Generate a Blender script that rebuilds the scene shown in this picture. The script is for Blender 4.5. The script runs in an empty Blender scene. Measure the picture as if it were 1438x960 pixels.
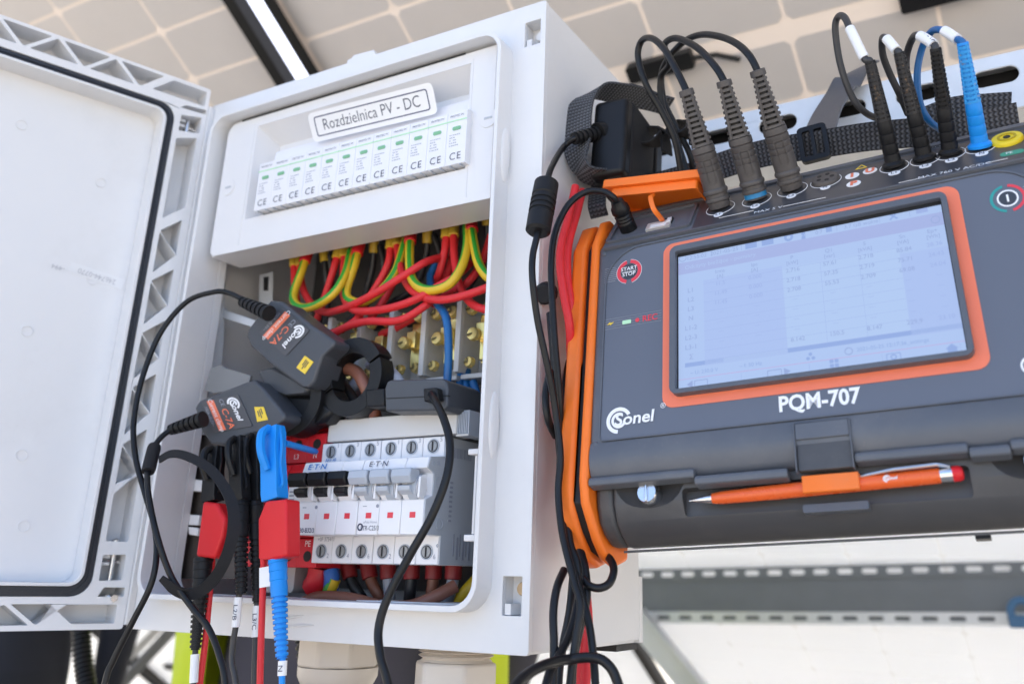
import bpy, bmesh, math, random
from math import sin, cos, pi, radians
from mathutils import Vector as V, Matrix as Mx
from mathutils.geometry import tessellate_polygon

random.seed(7)
SC = bpy.context.scene
COL = SC.collection

# ------------------------------------------------------------------ camera
# world: X along the front of the box, Y away from the viewer, Z up, origin at
# the lower left front corner of the distribution box, metres
FPX, PPX, PPY = 1268.22, 779.51, 369.69           # focal length and axis in pixels of a 1438 px wide frame
CAM_R = V((0.87410, 0.48536, 0.02030))
CAM_D = V((-0.14250, 0.29620, -0.94445))
CAM_F = V((-0.46440, 0.82260, 0.32800))
CAM_R.normalize()
CAM_F = (CAM_F - CAM_R * CAM_F.dot(CAM_R)).normalized()
CAM_D = CAM_F.cross(CAM_R)
CAM_C = V((0.63373, -0.48125, 0.04270))
cd = bpy.data.cameras.new('camera')
cam = bpy.data.objects.new('camera', cd)
COL.objects.link(cam)
m = Mx.Identity(4)
for i in range(3):
    m[i][0], m[i][1], m[i][2], m[i][3] = CAM_R[i], -CAM_D[i], -CAM_F[i], CAM_C[i]
cam.matrix_world = m
cd.sensor_width = 36.0
cd.sensor_fit = 'HORIZONTAL'
cd.lens = FPX / 1438 * 36
cd.shift_x = (719 - PPX) / 1438
cd.shift_y = -(480 - PPY) / 1438
cd.clip_start = 0.01
cd.clip_end = 3000
cd.dof.use_dof = True
cd.dof.focus_distance = 0.56
cd.dof.aperture_fstop = 6.5
SC.camera = cam

# ------------------------------------------------------------------ light
SUN_AZ = radians(-7)       # sun stands beyond the panels, a little to the left of +Y
SUN_EL = radians(52)
world = bpy.data.worlds.new('World')
SC.world = world
world.use_nodes = True
wn = world.node_tree
wn.nodes.clear()
sky = wn.nodes.new('ShaderNodeTexSky')
sky.sky_type = 'NISHITA'
sky.sun_disc = False
sky.sun_elevation = SUN_EL
sky.sun_rotation = SUN_AZ
sky.air_density = 0.8
sky.dust_density = 3.5
sky.ozone_density = 0.4
bg = wn.nodes.new('ShaderNodeBackground')
bg.inputs[1].default_value = 0.15
wo = wn.nodes.new('ShaderNodeOutputWorld')
wn.links.new(sky.outputs[0], bg.inputs[0])
wn.links.new(bg.outputs[0], wo.inputs[0])
sl = bpy.data.lights.new('sun', 'SUN')
sl.energy = 5.0
sl.angle = radians(0.5)
sl.color = (1.0, 0.965, 0.92)
sun = bpy.data.objects.new('sun', sl)
COL.objects.link(sun)
sd = V((sin(SUN_AZ) * cos(SUN_EL), cos(SUN_AZ) * cos(SUN_EL), sin(SUN_EL)))
sun.rotation_euler = sd.to_track_quat('Z', 'Y').to_euler()
sun.location = sd * 20
SC.view_settings.view_transform = 'Standard'
SC.view_settings.look = 'None'
SC.view_settings.exposure = 1.98
SC.view_settings.gamma = 1.0
SC.view_settings.use_curve_mapping = False

# ------------------------------------------------------------------ helpers
def ray(x, y):
    return CAM_R * ((x - PPX) / FPX) + CAM_D * ((y - PPY) / FPX) + CAM_F

def A(x, y, Y):
    """world point seen at photo pixel (x, y) at the depth Y behind the box front"""
    d = ray(x, y)
    return CAM_C + d * ((Y - CAM_C.y) / d.y)

def frame(o, ex, ey, ez=None):
    ex = V(ex).normalized()
    ey = V(ey)
    ey = (ey - ex * ey.dot(ex)).normalized()
    ez = ex.cross(ey)
    m = Mx.Identity(4)
    for i in range(3):
        m[i][0], m[i][1], m[i][2], m[i][3] = ex[i], ey[i], ez[i], o[i]
    return m

# box-front frame: local x right, y up, z toward the viewer
def FR(x=0, z=0, Y=0):
    return frame((x, Y, z), (1, 0, 0), (0, 0, 1))

WM = {}

def spline(pts, n=8):
    pts = [V(p) for p in pts]
    if len(pts) < 3:
        return pts
    out = []
    ext = [pts[0] * 2 - pts[1]] + pts + [pts[-1] * 2 - pts[-2]]
    for i in range(1, len(ext) - 2):
        p0, p1, p2, p3 = ext[i - 1:i + 3]
        for k in range(n):
            t = k / n
            out.append(0.5 * ((2 * p1) + (p2 - p0) * t + (2 * p0 - 5 * p1 + 4 * p2 - p3) * t * t + (3 * p1 - p0 - 3 * p2 + p3) * t ** 3))
    out.append(pts[-1])
    return out

def rrect(x0, x1, y0, y1, r, n=5):
    if not isinstance(r, (list, tuple)):
        r = [r] * 4
    out = []
    for (cx, cy, a0, rr) in ((x1 - r[0], y1 - r[0], 0, r[0]), (x0 + r[1], y1 - r[1], 90, r[1]),
                             (x0 + r[2], y0 + r[2], 180, r[2]), (x1 - r[3], y0 + r[3], 270, r[3])):
        if rr < 1e-6:
            out.append((cx, cy))
            continue
        for k in range(n + 1):
            a = radians(a0 + 90 * k / n)
            out.append((cx + rr * cos(a), cy + rr * sin(a)))
    return out

def circ(cx, cy, r, n=20, a0=0):
    return [(cx + r * cos(2 * pi * k / n + a0), cy + r * sin(2 * pi * k / n + a0)) for k in range(n)]

def tri_round(pts, r=0.0015):
    """small rounding of a polygon's corners"""
    out = []
    n = len(pts)
    for i in range(n):
        p = V((*pts[i], 0)); a = V((*pts[i - 1], 0)); b = V((*pts[(i + 1) % n], 0))
        da = (a - p); db = (b - p)
        ra = min(r, da.length * .4); rb = min(r, db.length * .4)
        q0 = p + da.normalized() * ra; q2 = p + db.normalized() * rb
        for t in (0, .5, 1):
            q = q0 * (1 - t) ** 2 + p * 2 * t * (1 - t) + q2 * t * t
            out.append((q.x, q.y))
    return out

def drop(P, k=0.):
    """carry a hanging cable on down to the ground"""
    e = P[-1]
    if e.z > -.04: return P
    d = V((.06 * sin(e.x * 90), .05 * cos(e.x * 70), 0))
    return P[:-1] + spline([e, V((e.x, e.y + .01, -.55)) + d * .5, V((e.x, e.y, -1.0)) + d, V((e.x, e.y, -1.094)) + d * 2.2, V((e.x, e.y, -1.094)) + d * 5], 5)

class MB:
    def __init__(s):
        s.v = []; s.f = []; s.uv = []
    def add(s, vs, fs, uvs=None):
        b = len(s.v)
        s.v += [V(p) for p in vs]
        s.f += [tuple(i + b for i in f) for f in fs]
        s.uv += uvs if uvs else [None] * len(fs)
        return s
    def box(s, x0, x1, y0, y1, z0, z1, M=None):
        vs = [V((x, y, z)) for z in (z0, z1) for y in (y0, y1) for x in (x0, x1)]
        if M: vs = [M @ p for p in vs]
        return s.add(vs, [(0, 2, 3, 1), (4, 5, 7, 6), (0, 1, 5, 4), (2, 6, 7, 3), (0, 4, 6, 2), (1, 3, 7, 5)])
    def plate(s, outer, holes=(), z0=0., z1=.001, M=None):
        """polygon with holes in local XY, thick from z0 to z1"""
        M = M or Mx.Identity(4)
        loops = [list(outer)] + [list(h) for h in holes]
        def area(l): return sum(l[i - 1][0] * l[i][1] - l[i][0] * l[i - 1][1] for i in range(len(l)))
        if area(loops[0]) < 0: loops[0].reverse()
        for h in loops[1:]:
            if area(h) > 0: h.reverse()
        flat = [p for l in loops for p in l]
        if len(loops) == 1 and len(flat) <= 4:
            tris = [tuple(range(len(flat)))]
        else:
            tris = tessellate_polygon([[V((p[0], p[1], 0)) for p in l] for l in loops])
        n = len(flat)
        vs = [M @ V((p[0], p[1], z0)) for p in flat] + [M @ V((p[0], p[1], z1)) for p in flat]
        fs = []
        for t in tris:
            a = [flat[i] for i in t]
            ar = area(a)
            if abs(ar) < 1e-14: continue
            t = list(t) if ar > 0 else list(t)[::-1]
            fs.append(tuple(i + n for i in t)); fs.append(tuple(t[::-1]))
        b = 0
        for l in loops:
            k = len(l)
            for i in range(k):
                j = (i + 1) % k
                fs.append((b + i, b + j, b + j + n, b + i + n))
            b += k
        return s.add(vs, fs)
    def tube(s, pts, r, n=10, caps=True, uvs=True):
        pts = [V(p) for p in pts]
        k = len(pts)
        rs = r if isinstance(r, (list, tuple)) else [r] * k
        T = []
        for i in range(k):
            d = pts[min(i + 1, k - 1)] - pts[max(i - 1, 0)]
            T.append(d.normalized() if d.length > 1e-9 else V((0, 0, 1)))
        up = V((0, 0, 1)) if abs(T[0].z) < .9 else V((0, 1, 0))
        nrm = T[0].cross(up).normalized()
        vs, fs, uv = [], [], []
        L = 0; Ls = []
        for i in range(k):
            if i:
                L += (pts[i] - pts[i - 1]).length
                q = T[i - 1].rotation_difference(T[i])
                nrm = q @ nrm
                nrm = (nrm - T[i] * nrm.dot(T[i])).normalized()
            Ls.append(L)
            b = T[i].cross(nrm)
            for j in range(n):
                a = 2 * pi * j / n
                vs.append(pts[i] + (nrm * cos(a) + b * sin(a)) * rs[i])
        for i in range(k - 1):
            for j in range(n):
                j2 = (j + 1) % n
                fs.append((i * n + j, i * n + j2, (i + 1) * n + j2, (i + 1) * n + j))
                uv.append([(j / n, Ls[i]), ((j + 1) / n, Ls[i]), ((j + 1) / n, Ls[i + 1]), (j / n, Ls[i + 1])])
        if caps:
            fs.append(tuple(range(n))[::-1]); fs.append(tuple((k - 1) * n + j for j in range(n)))
            uv += [None, None]
        return s.add(vs, fs, uv)
    def rod(s, p0, p1, prof, n=18):
        """lathe along p0->p1; prof = [(fraction, radius), ...]"""
        p0, p1 = V(p0), V(p1)
        d = p1 - p0
        ax = d.normalized()
        up = V((0, 0, 1)) if abs(ax.z) < .9 else V((0, 1, 0))
        a1 = ax.cross(up).normalized(); a2 = ax.cross(a1)
        vs, fs = [], []
        for (t, r) in prof:
            for j in range(n):
                a = 2 * pi * j / n
                vs.append(p0 + d * t + (a1 * cos(a) + a2 * sin(a)) * r)
        k = len(prof)
        for i in range(k - 1):
            for j in range(n):
                j2 = (j + 1) % n
                fs.append((i * n + j, (i + 1) * n + j, (i + 1) * n + j2, i * n + j2))
        fs.append(tuple(range(n))); fs.append(tuple((k - 1) * n + j for j in range(n))[::-1])
        return s.add(vs, fs)
    def ribbon(s, pts, sides, w, th):
        """flat strap: pts centre line, sides = unit width directions, w width, th thickness"""
        pts = [V(p) for p in pts]
        k = len(pts)
        vs, fs, uv = [], [], []
        L = 0; Ls = []
        ws = w if isinstance(w, (list, tuple)) else [w] * k
        for i in range(k):
            if i: L += (pts[i] - pts[i - 1]).length
            Ls.append(L)
            t = (pts[min(i + 1, k - 1)] - pts[max(i - 1, 0)]).normalized()
            sd = V(sides[i]) if isinstance(sides, list) else V(sides)
            sd = (sd - t * sd.dot(t)).normalized()
            nn = t.cross(sd)
            hw = ws[i] / 2
            vs += [pts[i] + sd * hw + nn * th / 2, pts[i] - sd * hw + nn * th / 2, pts[i] - sd * hw - nn * th / 2, pts[i] + sd * hw - nn * th / 2]
        for i in range(k - 1):
            for j in range(4):
                j2 = (j + 1) % 4
                fs.append((i * 4 + j, i * 4 + j2, (i + 1) * 4 + j2, (i + 1) * 4 + j))
                cu = {0: (ws[i], 0), 1: (0, 0), 2: (0, ws[i]), 3: (0, 0)}[j]
                uv.append([(cu[0], Ls[i]), (cu[1], Ls[i]), (cu[1], Ls[i + 1]), (cu[0], Ls[i + 1])])
        fs.append((3, 2, 1, 0)); fs.append(tuple((k - 1) * 4 + j for j in range(4)))
        uv += [None, None]
        return s.add(vs, fs, uv)
    def pxpoly(s, poly, Y, th):
        """outline given by photo pixels, standing at depth Y, th metres thick to the back"""
        P = [A(x, y, Y) for x, y in poly]
        return s.plate([(p.x, p.z) for p in P], (), -th, 0, FR(0, 0, Y))
    def mesh(s, name, Minv=None):
        me = bpy.data.meshes.new(name)
        vs = [tuple(Minv @ p) if Minv else tuple(p) for p in s.v]
        me.from_pydata(vs, [], s.f)
        if any(u for u in s.uv):
            ul = me.uv_layers.new(name='UVMap')
            i = 0
            for f, u in zip(s.f, s.uv):
                for k in range(len(f)):
                    ul.data[i].uv = u[k] if u else (0, 0)
                    i += 1
        bm = bmesh.new(); bm.from_mesh(me)
        bmesh.ops.recalc_face_normals(bm, faces=bm.faces)
        bm.to_mesh(me); bm.free()
        me.shade_smooth()
        me.set_sharp_from_angle(angle=radians(38))
        return me
    def build(s, name, mat, parent=None, bevel=0, seg=2, tag=None):
        if parent is not None:
            W = WM[parent.name]
        else:
            xs = [p.x for p in s.v]; ys = [p.y for p in s.v]; zs = [p.z for p in s.v]
            W = Mx.Translation(((min(xs) + max(xs)) / 2, (min(ys) + max(ys)) / 2, min(zs)))
        me = s.mesh(name, W.inverted())
        o = bpy.data.objects.new(name, me)
        COL.objects.link(o)
        if parent is not None: o.parent = parent
        else: o.matrix_world = W
        WM[o.name] = W
        if mat: me.materials.append(mat)
        if bevel:
            b = o.modifiers.new('bevel', 'BEVEL')
            b.width = bevel; b.segments = seg; b.limit_method = 'ANGLE'; b.angle_limit = radians(40); b.use_clamp_overlap = True
        if tag: T(o, *tag)
        return o

def T(o, label, cat, group=None, kind=None):
    o['label'] = label; o['category'] = cat
    if group: o['group'] = group
    if kind: o['kind'] = kind
    return o

def thing(name, W, label, cat, group=None):
    o = bpy.data.objects.new(name, None)
    COL.objects.link(o)
    if not isinstance(W, Mx): W = Mx.Translation(W)
    o.matrix_world = W
    o.empty_display_size = .01
    WM[o.name] = W
    T(o, label, cat, group)
    return o

def dup(o, dloc, label=None, parent=None):
    """copy of a thing, its parts and sub-parts, moved by dloc"""
    c = o.copy(); COL.objects.link(c)
    if parent is None:
        W = Mx.Translation(dloc) @ WM[o.name]
        c.matrix_world = W
    else:
        c.parent = parent; W = WM[parent.name]
    WM[c.name] = W
    if label: c['label'] = label
    for ch in KIDS.get(o.name, [k for k in bpy.data.objects if k.parent == o]):
        dup(ch, None, None, c)
    return c
KIDS = {}

def structure(o):
    o['kind'] = 'structure'
    return o

_tc = {}
def text(s, size, M, mat, parent, align='CENTER', shear=0, bold=0, th=.00012, name='lettering', sx=1.0, sp=1.0):
    key = (s, align, shear, bold, sp)
    if key not in _tc:
        c = bpy.data.curves.new('t', 'FONT')
        c.body = s; c.size = 1; c.align_x = align; c.align_y = 'CENTER'
        c.shear = shear; c.offset = bold; c.resolution_u = 3; c.fill_mode = 'FRONT'; c.space_character = sp
        o = bpy.data.objects.new('t', c)
        COL.objects.link(o)
        dg = bpy.context.evaluated_depsgraph_get()
        dg.update()
        me = bpy.data.meshes.new_from_object(o.evaluated_get(dg))
        vs = [v.co.copy() for v in me.vertices]; fs = [tuple(p.vertices) for p in me.polygons]
        COL.objects.unlink(o)
        bpy.data.objects.remove(o); bpy.data.curves.remove(c); bpy.data.meshes.remove(me)
        _tc[key] = (vs, fs)
    vs, fs = _tc[key]
    mb = MB()
    mb.add([M @ V((p.x * size * sx, p.y * size, th)) for p in vs], fs)
    if mat is None: return mb
    return mb.build(name, mat, parent)

# ------------------------------------------------------------------ materials
MATS = {}
def mat(name, col, rough=.5, metal=0., var=.06, vs=40., bump=0., bs=400., spec=.5, coat=0., trans=0., emit=None, es=0., rv=.08, dirt=0.):
    if name in MATS: return MATS[name]
    m = bpy.data.materials.new(name); m.use_nodes = True
    nt = m.node_tree; N = nt.nodes; L = nt.links
    p = N['Principled BSDF']
    tc = N.new('ShaderNodeTexCoord')
    nz = N.new('ShaderNodeTexNoise'); nz.inputs['Scale'].default_value = vs; nz.inputs['Detail'].default_value = 5
    L.new(tc.outputs['Object'], nz.inputs['Vector'])
    mix = N.new('ShaderNodeMix'); mix.data_type = 'RGBA'
    c = V(col[:3])
    mix.inputs['A'].default_value = (*(c * (1 - var)), 1)
    mix.inputs['B'].default_value = (*[min(1, x * (1 + var)) for x in c], 1)
    L.new(nz.outputs['Fac'], mix.inputs['Factor'])
    L.new(mix.outputs['Result'], p.inputs['Base Color'])
    if dirt:
        # dust film in soft patches plus fine specks
        d1 = N.new('ShaderNodeTexNoise'); d1.inputs['Scale'].default_value = 13; d1.inputs['Detail'].default_value = 9; d1.inputs['Roughness'].default_value = .68
        d2 = N.new('ShaderNodeTexVoronoi'); d2.inputs['Scale'].default_value = 330
        L.new(tc.outputs['Object'], d1.inputs['Vector']); L.new(tc.outputs['Object'], d2.inputs['Vector'])
        m1 = N.new('ShaderNodeMapRange'); m1.inputs['From Min'].default_value = .50; m1.inputs['From Max'].default_value = .80; m1.inputs['To Max'].default_value = dirt
        L.new(d1.outputs['Fac'], m1.inputs['Value'])
        m2 = N.new('ShaderNodeMapRange'); m2.inputs['From Min'].default_value = .16; m2.inputs['From Max'].default_value = .06; m2.inputs['To Max'].default_value = 1.0
        L.new(d2.outputs['Distance'], m2.inputs['Value'])
        mm = N.new('ShaderNodeMath'); mm.operation = 'MULTIPLY_ADD'
        mm.inputs[1].default_value = 2.2
        pw = N.new('ShaderNodeMath'); pw.operation = 'MULTIPLY'
        L.new(m2.outputs['Result'], pw.inputs[0]); L.new(m1.outputs['Result'], pw.inputs[1])
        L.new(pw.outputs[0], mm.inputs[0]); L.new(m1.outputs['Result'], mm.inputs[2])
        dm = N.new('ShaderNodeMix'); dm.data_type = 'RGBA'
        dm.inputs['B'].default_value = (.36, .33, .29, 1)
        L.new(mm.outputs[0], dm.inputs['Factor']); L.new(mix.outputs['Result'], dm.inputs['A']); L.new(dm.outputs['Result'], p.inputs['Base Color'])
    mr = N.new('ShaderNodeMapRange')
    mr.inputs['To Min'].default_value = max(.02, rough - rv); mr.inputs['To Max'].default_value = min(1, rough + rv)
    nz2 = N.new('ShaderNodeTexNoise'); nz2.inputs['Scale'].default_value = vs * 3.1; nz2.inputs['Detail'].default_value = 4
    L.new(tc.outputs['Object'], nz2.inputs['Vector'])
    L.new(nz2.outputs['Fac'], mr.inputs['Value'])
    L.new(mr.outputs['Result'], p.inputs['Roughness'])
    p.inputs['Metallic'].default_value = metal
    p.inputs['Specular IOR Level'].default_value = spec
    if coat: p.inputs['Coat Weight'].default_value = coat
    if trans: p.inputs['Transmission Weight'].default_value = trans
    if emit:
        p.inputs['Emission Color'].default_value = (*emit, 1); p.inputs['Emission Strength'].default_value = es
    if bump:
        nb = N.new('ShaderNodeTexNoise'); nb.inputs['Scale'].default_value = bs; nb.inputs['Detail'].default_value = 3
        L.new(tc.outputs['Object'], nb.inputs['Vector'])
        b = N.new('ShaderNodeBump'); b.inputs['Strength'].default_value = bump; b.inputs['Distance'].default_value = .0006
        L.new(nb.outputs['Fac'], b.inputs['Height']); L.new(b.outputs['Normal'], p.inputs['Normal'])
    MATS[name] = m
    return m

M_BOX = mat('box plastic', (.735, .735, .738), .38, var=.03, vs=9, bump=.06, bs=900, dirt=.11)
M_PLATE = mat('cover plastic', (.76, .755, .757), .36, var=.02, vs=12, bump=.05, bs=900, dirt=.06)
M_DOOR = mat('door plastic', (.752, .754, .760), .42, var=.03, vs=7, bump=.06, bs=700, dirt=.13)
M_GASK = mat('rubber gasket', (.018, .022, .032), .42, var=.25, vs=120)
M_INT = mat('inner sheet metal', (.12, .115, .11), .45, metal=.2, var=.12, vs=20)
M_GALV = mat('galvanised steel', (.66, .68, .70), .42, metal=.25, var=.10, vs=60, bump=.15, bs=250)
M_SCREW = mat('dull screw steel', (.30, .31, .32), .45, metal=.5, var=.2, vs=300)
M_STEEL = mat('bright steel', (.72, .72, .73), .22, metal=1, var=.1, vs=300)
M_BRASS = mat('yellow chromate brass', (.88, .70, .26), .24, metal=.7, var=.10, vs=90, rv=.04)
M_GREY = mat('grey terminal plastic', (.56, .56, .55), .5, var=.05)
M_MOD = mat('module white plastic', (.80, .80, .82), .34, var=.02)
M_COPPER = mat('dull copper screw', (.42, .30, .18), .4, metal=.6, var=.2, vs=300)
M_SLEEVE_SHADE = mat('shaded red sleeve', (.24, .014, .016), .45, var=.1)  # sleeve red with the shade below the breakers put into its colour
M_MODG = mat('breaker side grey', (.46, .49, .53), .42, var=.05)
M_MODG2 = mat('breaker lever grey', (.42, .46, .52), .38, var=.05)
M_BLK = mat('black plastic', (.008, .008, .009), .42, var=.2, vs=80, bump=.1, bs=1500, spec=.32)
M_RUB = mat('black rubber', (.009, .009, .010), .5, var=.25, vs=90, spec=.32)
M_CABLE = mat('black cable jacket', (.008, .0085, .010), .38, var=.25, vs=60, bump=.08, bs=600, spec=.32)
M_GCABLE = mat('grey cable jacket', (.035, .035, .038), .45, var=.2, vs=60)
M_RED = mat('red plastic', (.66, .016, .022), .42, var=.08, spec=.35)
M_RED2 = mat('red insulation', (.70, .032, .038), .46, var=.12, vs=45, spec=.35, bump=.1, bs=500)
M_BLUE = mat('blue plastic', (.010, .26, .76), .42, var=.08, spec=.35)
M_BLUE2 = mat('blue insulation', (.010, .12, .34), .42, var=.08)
M_BROWN = mat('brown insulation', (.20, .075, .045), .42, var=.12)
M_GWIRE = mat('grey insulation', (.33, .35, .40), .42, var=.08)
M_KWIRE = mat('black insulation', (.016, .016, .018), .42, var=.2)
M_YEL = mat('yellow sleeve', (.66, .44, .04), .45, var=.08)
M_WHT = mat('white marker sleeve', (.84, .84, .84), .4, var=.03)
M_INK = mat('dark ink', (.05, .06, .10), .6)
M_INKG = mat('grey ink', (.30, .32, .38), .6)
M_NAVY = mat('navy ink', (.035, .05, .13), .5)
M_GREEN = mat('green print', (.20, .46, .26), .5)
M_LGREEN = mat('pale green print', (.48, .78, .50), .5)
M_BODY = mat('meter body plastic', (.095, .105, .125), .40, var=.10, vs=30, bump=.25, bs=2200, dirt=.14)
M_BODY2 = mat('meter lower plastic', (.060, .060, .064), .44, var=.12, vs=30, bump=.25, bs=2200, dirt=.10)
M_LABEL = mat('meter front foil', (.120, .133, .165), .30, var=.015, vs=8, rv=.015)
M_ORG = mat('orange rubber', (.90, .185, .012), .5, var=.07, vs=30, bump=.08, bs=1500, dirt=.16)
M_ORGF = mat('orange print', (.84, .20, .10), .35, var=.02)
M_CONN = mat('connector grey', (.075, .067, .064), .48, var=.12, vs=90, bump=.12, bs=1500)
M_WPRINT = mat('white print', (.86, .86, .87), .45, var=.01)
M_REDP = mat('red print', (.72, .05, .07), .4, var=.02)
M_YELP = mat('yellow print', (.85, .60, .05), .4, var=.02)
M_CLAMP = mat('clamp housing', (.058, .063, .073), .42, var=.1, vs=60, bump=.15, bs=1800)
M_CREAM = mat('cream gland plastic', (.62, .56, .49), .42, var=.06)
M_VELCRO = mat('black velcro', (.008, .008, .010), .8, var=.3, vs=900, bump=.6, bs=2600)
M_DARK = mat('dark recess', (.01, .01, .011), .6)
M_SPDR = mat('surge arrester red', (.66, .016, .030), .42, var=.05)

def mat_pe():
    m = mat('green yellow insulation', (.5, .5, .1), .42)
    nt = m.node_tree; N = nt.nodes; L = nt.links; p = N['Principled BSDF']
    uv = N.new('ShaderNodeTexCoord'); sx = N.new('ShaderNodeSeparateXYZ')
    L.new(uv.outputs['UV'], sx.inputs[0])
    r = N.new('ShaderNodeValToRGB'); r.color_ramp.interpolation = 'CONSTANT'
    r.color_ramp.elements[0].color = (.72, .48, .025, 1)
    r.color_ramp.elements[1].position = .20; r.color_ramp.elements[1].color = (.03, .34, .03, 1)
    e = r.color_ramp.elements.new(.36); e.color = (.72, .48, .025, 1)
    e = r.color_ramp.elements.new(.71); e.color = (.03, .34, .03, 1)
    e = r.color_ramp.elements.new(.86); e.color = (.72, .48, .025, 1)
    L.new(sx.outputs[0], r.inputs[0]); L.new(r.outputs[0], p.inputs['Base Color'])
    return m
M_PE = mat_pe()

def mat_web(name, c0, c1, k=2 * pi / .0022):
    m = mat(name, c0, .7)
    nt = m.node_tree; N = nt.nodes; L = nt.links; p = N['Principled BSDF']
    uv = N.new('ShaderNodeTexCoord'); sx = N.new('ShaderNodeSeparateXYZ')
    L.new(uv.outputs['UV'], sx.inputs[0])
    def mth(op, a, b=None):
        n = N.new('ShaderNodeMath'); n.operation = op
        for i, q in enumerate((a, b)):
            if q is None: continue
            if isinstance(q, (int, float)): n.inputs[i].default_value = q
            else: L.new(q, n.inputs[i])
        return n.outputs[0]
    u = mth('MULTIPLY', sx.outputs[0], k); v = mth('MULTIPLY', sx.outputs[1], k)
    zig = mth('MULTIPLY', mth('ABSOLUTE', mth('SINE', mth('MULTIPLY', u, .5))), 2.4)
    h = mth('MULTIPLY', mth('ADD', mth('SINE', mth('ADD', v, zig)), 1.0), .5)
    h2 = mth('MULTIPLY', h, mth('ADD', mth('MULTIPLY', mth('ABSOLUTE', mth('SINE', mth('MULTIPLY', u, .5))), .7), .3))
    mx = N.new('ShaderNodeMix'); mx.data_type = 'RGBA'
    mx.inputs['A'].default_value = (*c0, 1); mx.inputs['B'].default_value = (*c1, 1)
    L.new(h2, mx.inputs['Factor']); L.new(mx.outputs['Result'], p.inputs['Base Color'])
    b = N.new('ShaderNodeBump'); b.inputs['Strength'].default_value = .9; b.inputs['Distance'].default_value = .0006
    L.new(h2, b.inputs['Height']); L.new(b.outputs['Normal'], p.inputs['Normal'])
    return m
M_WEB = mat_web('grey black webbing', (.010, .011, .014), (.17, .178, .20), 2 * pi / .0028)
M_WEB2 = mat_web('dark webbing', (.008, .008, .010), (.11, .113, .125), 2 * pi / .0030)
# ------------------------------------------------------------------ the setting
GZ = -1.10
def mat_ground():
    m = mat('pale gravel ground', (.50, .45, .38), .9)
    nt = m.node_tree; N = nt.nodes; L = nt.links; p = N['Principled BSDF']
    tc = N.new('ShaderNodeTexCoord')
    vo = N.new('ShaderNodeTexVoronoi'); vo.inputs['Scale'].default_value = 28
    n2 = N.new('ShaderNodeTexNoise'); n2.inputs['Scale'].default_value = .9; n2.inputs['Detail'].default_value = 8
    L.new(tc.outputs['Object'], vo.inputs['Vector']); L.new(tc.outputs['Object'], n2.inputs['Vector'])
    r = N.new('ShaderNodeValToRGB')
    r.color_ramp.elements[0].color = (.22, .20, .165, 1); r.color_ramp.elements[1].color = (.42, .385, .33, 1)
    mx = N.new('ShaderNodeMix'); mx.data_type = 'FLOAT'; mx.inputs['Factor'].default_value = .5
    L.new(vo.outputs['Distance'], mx.inputs['A']); L.new(n2.outputs['Fac'], mx.inputs['B'])
    L.new(mx.outputs['Result'], r.inputs[0]); L.new(r.outputs[0], p.inputs['Base Color'])
    b = N.new('ShaderNodeBump'); b.inputs['Distance'].default_value = .02
    L.new(vo.outputs['Distance'], b.inputs['Height']); L.new(b.outputs['Normal'], p.inputs['Normal'])
    return m
g = MB().add([(-400, -400, GZ), (400, -400, GZ), (400, 400, GZ), (-400, 400, GZ)], [(0, 1, 2, 3)]).build('ground', mat_ground())
structure(g)

# solar array: two rows of framed half-cell modules sloping down away from the viewer
PA = radians(33.6)
PN = V((0, sin(PA), cos(PA))); PV = V((0, cos(PA), -sin(PA)))
PC = .83
def PF(x, v, w=0.):
    return frame(PN * (PC - w) + PV * v + V((x, 0, 0)), (1, 0, 0), PV)

def mat_sheet():
    m = bpy.data.materials.new('translucent backsheet'); m.use_nodes = True
    nt = m.node_tree; N = nt.nodes; L = nt.links; N.clear()
    o = N.new('ShaderNodeOutputMaterial'); d = N.new('ShaderNodeBsdfDiffuse'); t = N.new('ShaderNodeBsdfTranslucent'); a = N.new('ShaderNodeAddShader')
    d.inputs[0].default_value = (.76, .69, .63, 1); t.inputs[0].default_value = (.082, .074, .067, 1)
    L.new(d.outputs[0], a.inputs[0]); L.new(t.outputs[0], a.inputs[1]); L.new(a.outputs[0], o.inputs[0])
    return m
M_SHEET = mat_sheet()
def mat_cell():
    m = bpy.data.materials.new('cell rear side'); m.use_nodes = True
    nt = m.node_tree; N = nt.nodes; L = nt.links; N.clear()
    o = N.new('ShaderNodeOutputMaterial'); d = N.new('ShaderNodeBsdfPrincipled')
    tc = N.new('ShaderNodeTexCoord'); nz = N.new('ShaderNodeTexNoise'); nz.inputs['Scale'].default_value = 14; nz.inputs['Detail'].default_value = 6
    L.new(tc.outputs['Object'], nz.inputs['Vector'])
    mx = N.new('ShaderNodeMix'); mx.data_type = 'RGBA'
    mx.inputs['A'].default_value = (.515, .485, .470, 1); mx.inputs['B'].default_value = (.565, .535, .520, 1)
    L.new(nz.outputs['Fac'], mx.inputs['Factor']); L.new(mx.outputs['Result'], d.inputs['Base Color'])
    d.inputs['Roughness'].default_value = .35
    t = N.new('ShaderNodeBsdfTranslucent'); t.inputs[0].default_value = (.10, .098, .096, 1)
    a = N.new('ShaderNodeAddShader')
    L.new(d.outputs[0], a.inputs[0]); L.new(t.outputs[0], a.inputs[1]); L.new(a.outputs[0], o.inputs[0])
    return m
M_CELL = mat_cell()
M_FRAME = mat('black anodised frame', (.010, .010, .010), .6, var=.15, spec=.2)
MW, ML, CPX, CPV = 1.020, 1.704, .166, .083

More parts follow.
